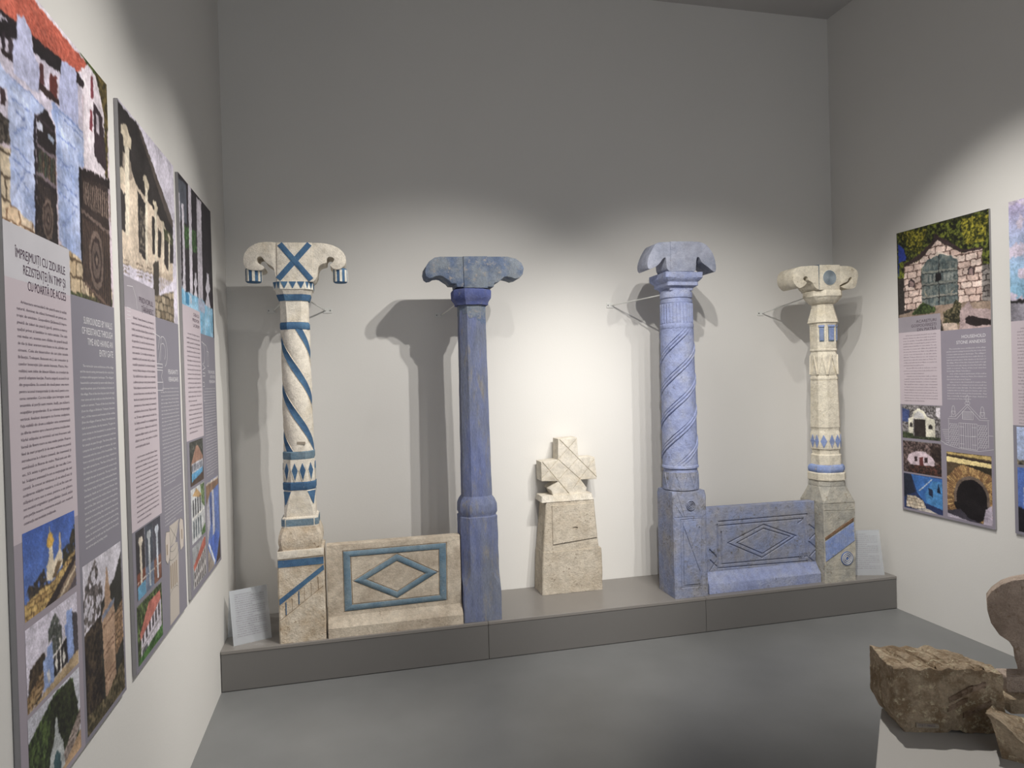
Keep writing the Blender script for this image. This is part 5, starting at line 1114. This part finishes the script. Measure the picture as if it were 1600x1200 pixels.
def oven(a):
    a.im[:] = (120, 96, 76); r_ = np.hypot((a.U-a.b[0])/(a.b[1]-a.b[0])-.55, ((a.b[3]-a.V)/(a.b[3]-a.b[2])-.66)*1.2); ang = np.arctan2(((a.b[3]-a.V)/(a.b[3]-a.b[2])-.66)*1.2, (a.U-a.b[0])/(a.b[1]-a.b[0])-.55)
    k = (np.floor(ang*14)*12.9898+np.floor(r_*9)*4.1); h_ = np.abs(np.sin(k)*43758.5) % 1; c = np.array((206, 172, 116))*(1-h_[..., None])+np.array((120, 88, 62))*h_[..., None]; c[((ang*14) % 1) < .14] = (70, 52, 40); a.im[:] = c
    a.fill((r_ > .62) & (a.V > a.b[2]+.25), (84, 70, 52), var=20); a.fill((r_ < .34), (26, 22, 24), var=6); a.fill((r_ < .40) & (r_ >= .34), (110, 96, 86), var=24); a.fill((np.abs(ang-1.57) < 1.3) & (r_ < .42), (30, 26, 28), var=8)
    a.lp([(0, .9), (.3, .84), (.5, .96), (.85, 1), (0, 1)], (70, 66, 76), var=14); a.lp([(.85, .78), (1, .7), (1, 1), (.8, 1)], (180, 170, 184), var=10); a.lp([(.0, .94), (.5, 1), (0, 1)], (190, 182, 196)); a.lp([(0, 0), (1, 0), (1, .06), (0, .03)], (190, 166, 110), var=14); a.lp([(0, .05), (1, .08), (1, .11), (0, .07)], (50, 40, 34)); a.lp([(0, .07), (1, .11), (1, .17), (0, .15)], (226, 206, 150), var=8); a.lp([(.3, .16), (1, .17), (1, .28), (.6, .2)], (50, 44, 34), var=10)
put(arch, (.014, .306, 1.143, 1.357)); put(cellar, (.015, .308, .925, 1.127)); put(bluehouse, (.015, .311, .692, .915)); put(oven, (.345, .64, .694, 1.086))
L4 = [[(.36, 1.285), (.42, 1.285), (.495, 1.36), (.57, 1.285), (.632, 1.285)], [(.37, 1.297), (.41, 1.297), (.495, 1.375), (.58, 1.297), (.62, 1.297)], [(.46, 1.33), (.53, 1.33), (.53, 1.285), (.46, 1.285), (.46, 1.33)], [(.365, 1.28), (.365, 1.13)], [(.625, 1.28), (.625, 1.13)],
      [(.36, 1.125), (.30, 1.15)], [(.435, 1.262), (.555, 1.262), (.555, 1.112), (.435, 1.118), (.435, 1.262)], [(.33, 1.13), (.43, 1.112), (.56, 1.105), (.655, 1.125)], [(.495, 1.262), (.495, 1.115)], [(.625, 1.20), (.655, 1.20)]]
for x in (.45, .465, .48, .51, .525, .54): L4.append([(x, 1.262), (x, 1.113)])
for y_ in (1.24, 1.19, 1.14): L4 += [[(.44, y_), (.47, y_)], [(.52, y_), (.55, y_)]]
L4.append([(.475, 1.187), (.54, 1.187)])
for cx_ in (.40, .59): L4 += [R_(cx_, 1.335, .010, .028, 0, 360, 12), [(cx_-.014, 1.297), (cx_-.014, 1.33), (cx_+.014, 1.33), (cx_+.014, 1.297)]]
L4 += [R_(.495, 1.405, .010, .022, 0, 360, 12), R_(.495, 1.38, .016, .012, 0, 360, 12)]
for k in range(7): L4.append([(.467+k*.009, 1.328), (.463+k*.009, 1.288)])
for k in range(11):
    v = 1.255-k*.0125
    for (a0, a1) in ((.372, .43), (.562, .62)):
        n_ = 4
        for i in range(n_): u = a0+(a1-a0)*(i+(k % 2)*.5)/n_; L4.append([(u, v), (min(a1, u+(a1-a0)/n_*.75), v+.002*(k % 3))]); L4.append([(u, v), (u+.002, v-.009)])
for k in range(8): L4.append([(.318+k*.004, 1.215-k*.011), (.366, 1.215-k*.011+.003)])
lines_mesh('white_line_drawing', L4, .0016, M_lightink, r, M, .0008)

# ---- board 5: right wall, next one, seen only by its edge
y0 = -1.391
r, M = board('information_board', 1, y0, w, 2.470, .684, 'partly visible information board at the right edge of the photo, sky-blue picture on top')
a = Art(0, w, 1.826, 2.469, .004, (150, 186, 216)); t = ((a.V-1.93)/.54)[..., None]
a.im[:] = np.array((140, 190, 218))*(1-t)+np.array((186, 174, 208))*t; a.fill((a.n > .56), (206, 196, 214)); a.poly([(0, 1.94), (.05, 1.945), (.12, 1.935), (.2, 1.955), (.4, 1.94), (w, 1.97), (w, 1.85), (0, 1.85)], (40, 38, 40)); a.poly([(0, 1.925), (w, 1.90), (w, 1.8), (0, 1.8)], (140, 136, 146)); a.build('photograph', r, M, .0001)
quad_mesh('slate_field', [[(sp, .684), (w, .684), (w, 1.81), (sp, 1.81)], [(0, .684), (sp, .684), (sp, 1.27), (0, 1.27)]], M_greyp, r, M, .0002)
quad_mesh('lilac_field', [[(0, 1.27), (sp, 1.27), (sp, 1.828), (0, 1.828)]], M_lilac, r, M, .00025)
text_mesh('body_text', body(cyc(RO, 3, 30), .034, .29, 1.79, 1.285, breaks=(18,)), M_dark, r, M, 1)
def sky1(a): a.im[:] = (176, 190, 222); a.foliage([(0, .85), (.3, .9), (1, .8), (1, 1), (0, 1)], (60, 56, 50), (170, 160, 140), 26)
def sky2(a): a.im[:] = (86, 112, 178); a.lp([(.0, .6), (.3, .7), (1, .75), (1, 1), (0, 1)], (30, 28, 34)); a.lp([(.1, .3), (.2, .3), (.2, .6), (.1, .6)], (200, 204, 220))
put(sky1, (.02, .306, 1.06, 1.262), .004); put(sky2, (.02, .306, .70, 1.045), .004)

# ================================================================ ACRYLIC LABEL STANDS
def stand(label, A, B, h, lean, lines, foot):
    """A,B bottom corners (x,y) left and right as seen; leans away"""
    A, B = Vector((*A, HP)), Vector((*B, HP)); u = (B-A); wd_ = u.length; u.normalize(); back = Vector((-u.y, u.x, 0))
    up = (Vector((0, 0, 1))*math.cos(lean)+back*math.sin(lean)).normalized(); nrm = u.cross(up).normalized()*1
    out = -nrm if nrm.dot(back) > 0 else nrm
    r_ = thing('label_stand', tuple((A+B)/2), label, 'label', 'clear acrylic stands with printed captions')
    M_ = lambda a_, b_, o_: tuple(A+u*a_+up*b_+out*o_)
    bm = bmesh.new()
    def slab(bm, c0, du, dv, dn):
        vs = [bm.verts.new(c0+du*i+dv*j+dn*k) for i in (0, 1) for j in (0, 1) for k in (0, 1)]
        for f in ((0, 1, 3, 2), (4, 6, 7, 5), (0, 4, 5, 1), (2, 3, 7, 6), (0, 2, 6, 4), (1, 5, 7, 3)): bm.faces.new([vs[i] for i in f])
    slab(bm, A, u*wd_, up*h, -out*.002); obj('front_sheet', bm, M_acr, r_, smooth=0)
    tp = A+up*h; bt = A+back*foot; 
    bm = bmesh.new(); slab(bm, tp-out*.002, u*wd_, (bt-tp+Vector((0, 0, .0))), -out*.002); obj('back_leg', bm, M_acr, r_, smooth=0)
    its = []; rr = random.Random(5)
    words = 'stâlp de pridvor din piatră sculptat și pictat satul Brănești raionul Orhei secolul carved stone porch pillar painted parapet century village of district'.split()
    for i in range(lines):
        t = ' '.join(rr.choice(words) for _ in range(6)); wl = wd_*(.78 if i % 5 else .45)
        its.append((t, wd_*.12, h*(.9-.8*i/lines), h*.026, wl, 'L', 1))
    text_mesh('caption_text', its, M_dark, r_, M_, 1, .0006)
    return r_
stand('clear acrylic label stand beside the left wall, left of the cream and blue pillar', (.058, -.485), (.243, -.415), .285, math.radians(15), 20, .15)
stand('clear acrylic label stand at right end of the platform, beside the bone-white pillar', (3.925, -.440), (4.130, -.500), .295, math.radians(13), 18, .13)

# ================================================================ FOREGROUND DISPLAY STONES
ZP = .75
e1 = Vector((math.sin(math.radians(43.8)), math.cos(math.radians(43.8)))); e2 = Vector((e1.y, -e1.x))
c0 = Vector((1.939, -2.931))-e1*.02
far = c0+e1*.06; 
P4 = [far, far-e1*1.0, far-e1*1.0+e2*1.1, far+e2*1.1]
def inset(P_, d): c_ = sum(P_, Vector((0, 0)))/4; return [tuple(p_+(c_-p_).normalized()*d) for p_ in P_]
pd = thing('display_plinth', (float((P4[0].x+P4[2].x)/2), float((P4[0].y+P4[2].y)/2), 0), 'pale grey display plinth in the right foreground under the loose carved stones', 'plinth')
bm = bmesh.new(); prism(bm, [tuple(q) for q in P4], 'z', ZP-.02, ZP, .0015, 1); obj('plinth_top', bm, M_plinth, pd)
bm = bmesh.new(); prism(bm, inset(P4, .006), 'z', 0, ZP-.021); obj('plinth_body', bm, M_plinth, pd, smooth=0)

def rockify(bm, cuts, amp, sc):
    bmesh.ops.subdivide_edges(bm, edges=bm.edges[:], cuts=cuts, use_grid_fill=True)
# squared brown block
A0 = Vector((1.913, -3.006)); dr = Vector((.944, -.330)).normalized(); db = Vector((.330, .944)).normalized()
def rock_block(name, label, A0, dr, db, wx, dy, z0, z1, shape, mat, amp=.004, n=26):
    r_ = thing(name, (A0.x+dr.x*wx/2+db.x*dy/2, A0.y+dr.y*wx/2+db.y*dy/2, z0), label, 'stone', 'loose carved stones on the plinth')
    bm = bmesh.new(); bmesh.ops.create_cube(bm, size=1); bmesh.ops.subdivide_edges(bm, edges=bm.edges[:], cuts=n, use_grid_fill=True)
    for v in bm.verts:
        a_, b_, c_ = v.co.x+.5, v.co.y+.5, v.co.z+.5
        a_, b_, c_ = shape(a_, b_, c_)
        q = A0+dr*(a_*wx)+db*(b_*dy); co_ = Vector((q.x, q.y, z0+c_*(z1-z0)))
        nn = noise.noise_vector(co_*28)*amp+noise.noise_vector(co_*90)*amp*.45+noise.noise_vector(co_*220)*amp*.2
        co_ += nn; co_.z = max(co_.z, z0); v.co = co_
    o = obj('stone_body', bm, mat, r_, smooth=60); return r_, o
def sh1(a, b, c):
    # rounded foot at left, ragged right rear, chiselled top ridges
    e = .05
    if c < .25: a = a if a > .5 else a+(.25-c)*.35*(.5-a)*2
    if c > .9: c -= .03*(.5+.5*math.sin(a*34+b*4))*1
    if b > .35: c -= max(0, (a-.62))*max(0, b-.35)*.55*(1 if c > .5 else 0)*c
    if a > .82 and c > .7: c -= .06
    if b < .06: c2 = abs((c-.2-a*.55) % .22-.11); b += .02*max(0, 1-c2/.05)*(1 if a > .45 and c > .25 else 0)
    if c < .06 and .5 < a < .62: c += .05
    return a, b, c
rk, ob = rock_block('squared_stone_block', 'rough brown squared stone block with chiselled ridges on top, on plinth in right foreground', A0, dr, db, .238, .135, ZP, ZP+.150, sh1, M_frag)
# chisel ridges and inventory tag
bm = bmesh.new(); rr = random.Random(3)
for k in range(9):
    s_ = .03+k*.021; p0 = A0+dr*(s_+.004)+db*.012; p1 = A0+dr*(s_+.012-.03)+db*.118
    prev = None
    for j in range(9):
        t = j/8; q = p0*(1-t)+p1*t; z_ = ZP+.1475+rr.uniform(-.0008, .001)-max(0, s_-.15)*t*.3; hw = .0045+rr.uniform(-.001, .001)
        cur = [bm.verts.new((q.x-dr.x*hw, q.y-dr.y*hw, z_-.006)), bm.verts.new((q.x, q.y, z_+.002)), bm.verts.new((q.x+dr.x*hw, q.y+dr.y*hw, z_-.006))]
        if prev:
            for i in range(2): bm.faces.new((prev[i], prev[i+1], cur[i+1], cur[i]))
        prev = cur
obj('chiselled_ridges', bm, M_frag, rk, .0012, 60)
bm = bmesh.new()
for (s0, t0, s1, t1) in ((.12, .075, .175, .105), (.115, .055, .16, .078), (.15, .04, .21, .07), (.165, .10, .20, .112)):
    q0 = A0+dr*s0-db*.0025; q1 = A0+dr*s1-db*.0025; hw = .0055
    a_, b_, c_, d2 = [bm.verts.new((q.x, q.y, ZP+h)) for q, h in ((q0, t0-hw), (q1, t1-hw), (q1, t1+hw), (q0, t0+hw))]
    e_ = [bm.verts.new((q.x+db.x*.012, q.y+db.y*.012, ZP+h)) for q, h in ((q0, t0-hw*2), (q1, t1-hw*2), (q1, t1+hw*2), (q0, t0+hw*2))]
    F4 = [a_, b_, c_, d2]; bm.faces.new(F4)
    for i in range(4): bm.faces.new((F4[i], e_[i], e_[(i+1) % 4], F4[(i+1) % 4]))
obj('chisel_scars', bm, stone('pinkish_fresh_stone', (184, 160, 140), (150, 126, 104), (120, 98, 78), 20, 90, (.4, .6), (.5, .64), 1.0, fine=170, depth=.01), rk, .004, 45)['kind'] = 'stuff'
bm = bmesh.new(); q0 = A0+dr*.044-db*.0052; q1 = A0+dr*.094-db*.0052
vs = [bm.verts.new((q.x, q.y, ZP+h)) for q, h in ((q0, .0135), (q1, .0125), (q1, .0215), (q0, .0235))]; bk = [bm.verts.new((v.co.x+db.x*.008, v.co.y+db.y*.008, v.co.z)) for v in vs]
bm.faces.new(vs)
for i in range(4): bm.faces.new((vs[i], bk[i], bk[(i+1) % 4], vs[(i+1) % 4]))
tg = obj('inventory_tag', bm, M_lab, rk, smooth=0)
text_mesh('tag_text', [('FMET-98652', .0035, .0025, .0085, .038, 'L', 1)], M_dark, tg, lambda a_, b_, o_: (q0.x+dr.x*a_-db.x*o_, q0.y+dr.y*a_-db.y*o_, ZP+.0135+b_), 2, .0004)
# stone with a round head on a stepped foot, right edge
zr = tf(1350, 880, 3.75)
def facing(name, P0, outl, depth, label, mat, part, amp, bev=.005):
    """a thick slab whose broad face is turned square to the lens; outline read on that face"""
    n = Vector((P0[0]-CAM[0], P0[1]-CAM[1], 0)).normalized(); t = Vector((n.y, -n.x, 0)); P = Vector((P0[0], P0[1], 0))
    q = []
    for x, y in outl:
        v = ray(x, y); k = ((P.x-CAM[0])*n.x+(P.y-CAM[1])*n.y)/(v[0]*n.x+v[1]*n.y); w_ = CAM+v*k
        a_ = (w_[0]-P.x)*t.x+(w_[1]-P.y)*t.y; b_ = max(w_[2], ZP)
        if not q or abs(a_-q[-1][0])+abs(b_-q[-1][1]) > 1e-4: q.append((a_, b_))
    return n, t, P, q
def slab_mesh(n, t, P, q, d0, d1, bev, sub=2):
    bm = bmesh.new(); prism(bm, q, 'y', 0, d1-d0, bev)
    bmesh.ops.triangulate(bm, faces=[f for f in bm.faces if len(f.verts) > 4]); 
    for v in bm.verts: v.co = P+t*v.co.x+n*(v.co.y+d0)+Vector((0, 0, v.co.z))
    return bm
outl = [(1210, 300), (1185, 210), (1120, 140), (1020, 98), (938, 90), (860, 102), (800, 126), (745, 165), (716, 205), (722, 280), (745, 355), (790, 425), (850, 462), (875, 500), (882, 560), (895, 600), (905, 640), (908, 740), (908, 760), (1030, 760), (1030, 640), (1040, 520), (1060, 460), (1130, 420), (1185, 360)]
P6 = (2.30, -2.97)
n6, t6, P6v, q = facing('x', P6, zr(outl), 0, '', None, '', 0)
r6 = thing('round_headed_stone', (P6[0]+.05, P6[1], ZP), 'pinkish grey stone with round flat head on stepped foot, behind the brown block', 'stone', 'loose carved stones on the plinth')
obj('round_head', slab_mesh(n6, t6, P6v, q, 0, .05, .006), M_fragL, r6, .0015, 40)
def obox(P, t, n, a0, a1, d0, d1, z0, z1, bev):
    bm = bmesh.new(); box(bm, (a0, d0, z0), (a1, d1, z1), bev); bmesh.ops.subdivide_edges(bm, edges=[e for e in bm.edges if e.calc_length() > .03], cuts=4, use_grid_fill=True)
    for v in bm.verts: v.co = Vector((P.x, P.y, 0))+t*v.co.x+n*v.co.y+Vector((0, 0, v.co.z))
    return bm
nb = Vector((.33, .944, 0)).normalized(); tb = Vector((.944, -.33, 0)).normalized(); Pf = Vector((2.245, -2.985, 0))
obj('upper_step', obox(Pf, tb, nb, .012, .2, .0, .052, ZP+.036, ZP+.078, .006), M_fragL, r6, .0022, 40)
obj('lower_step', obox(Pf, tb, nb, .0, .22, -.035, .07, ZP, ZP+.037, .005), M_frag, r6, .0022, 40)
# near fragment, lower right corner
P7 = (2.07, -3.19)
fo = [(712, 874), (745, 886), (790, 920), (830, 955), (880, 1000), (938, 1055), (1040, 1135), (1140, 1210), (1170, 1400), (830, 1400), (812, 1200), (806, 1090), (800, 1010), (780, 960), (745, 915)]
bo = [(722, 862), (755, 858), (800, 862), (845, 878), (890, 892), (938, 908), (1040, 940), (1140, 975), (1170, 1400)]
n7, t7, P7v, q = facing('x', P7, zr(fo), 0, '', None, '', 0)
P7b = (P7[0]+n7.x*.085, P7[1]+n7.y*.085); _, _, _, qb = facing('x', P7b, zr(bo), 0, '', None, '', 0)
qb = qb[:9]+q[9:]
r7 = thing('broken_stone_fragment', (P7[0]+.03, P7[1], ZP), 'broken tan stone fragment with sloping pitted top, in the lower right corner', 'stone', 'loose carved stones on the plinth')
bm = bmesh.new(); NL = 6; rows = []
for k in range(NL+1):
    e_ = k/NL; rows.append([bm.verts.new(P7v+t7*(a_[0]*(1-e_)+b_[0]*e_)+n7*(.085*e_)+Vector((0, 0, a_[1]*(1-e_)+b_[1]*e_))) for a_, b_ in zip(q, qb)])
for a_, b_ in zip(rows, rows[1:]):
    for i in range(len(a_)): bm.faces.new((a_[i], b_[i], b_[(i+1) % len(a_)], a_[(i+1) % len(a_)]))
bm.faces.new(rows[0]); bm.faces.new(rows[-1][::-1])
bmesh.ops.triangulate(bm, faces=[f for f in bm.faces if len(f.verts) > 4]); bmesh.ops.subdivide_edges(bm, edges=bm.edges[:], cuts=2)
o = obj('stone_body', bm, M_frag, r7, .003, 40, smooth=60)
for v in o.data.vertices: v.co.z = max(v.co.z, 0)
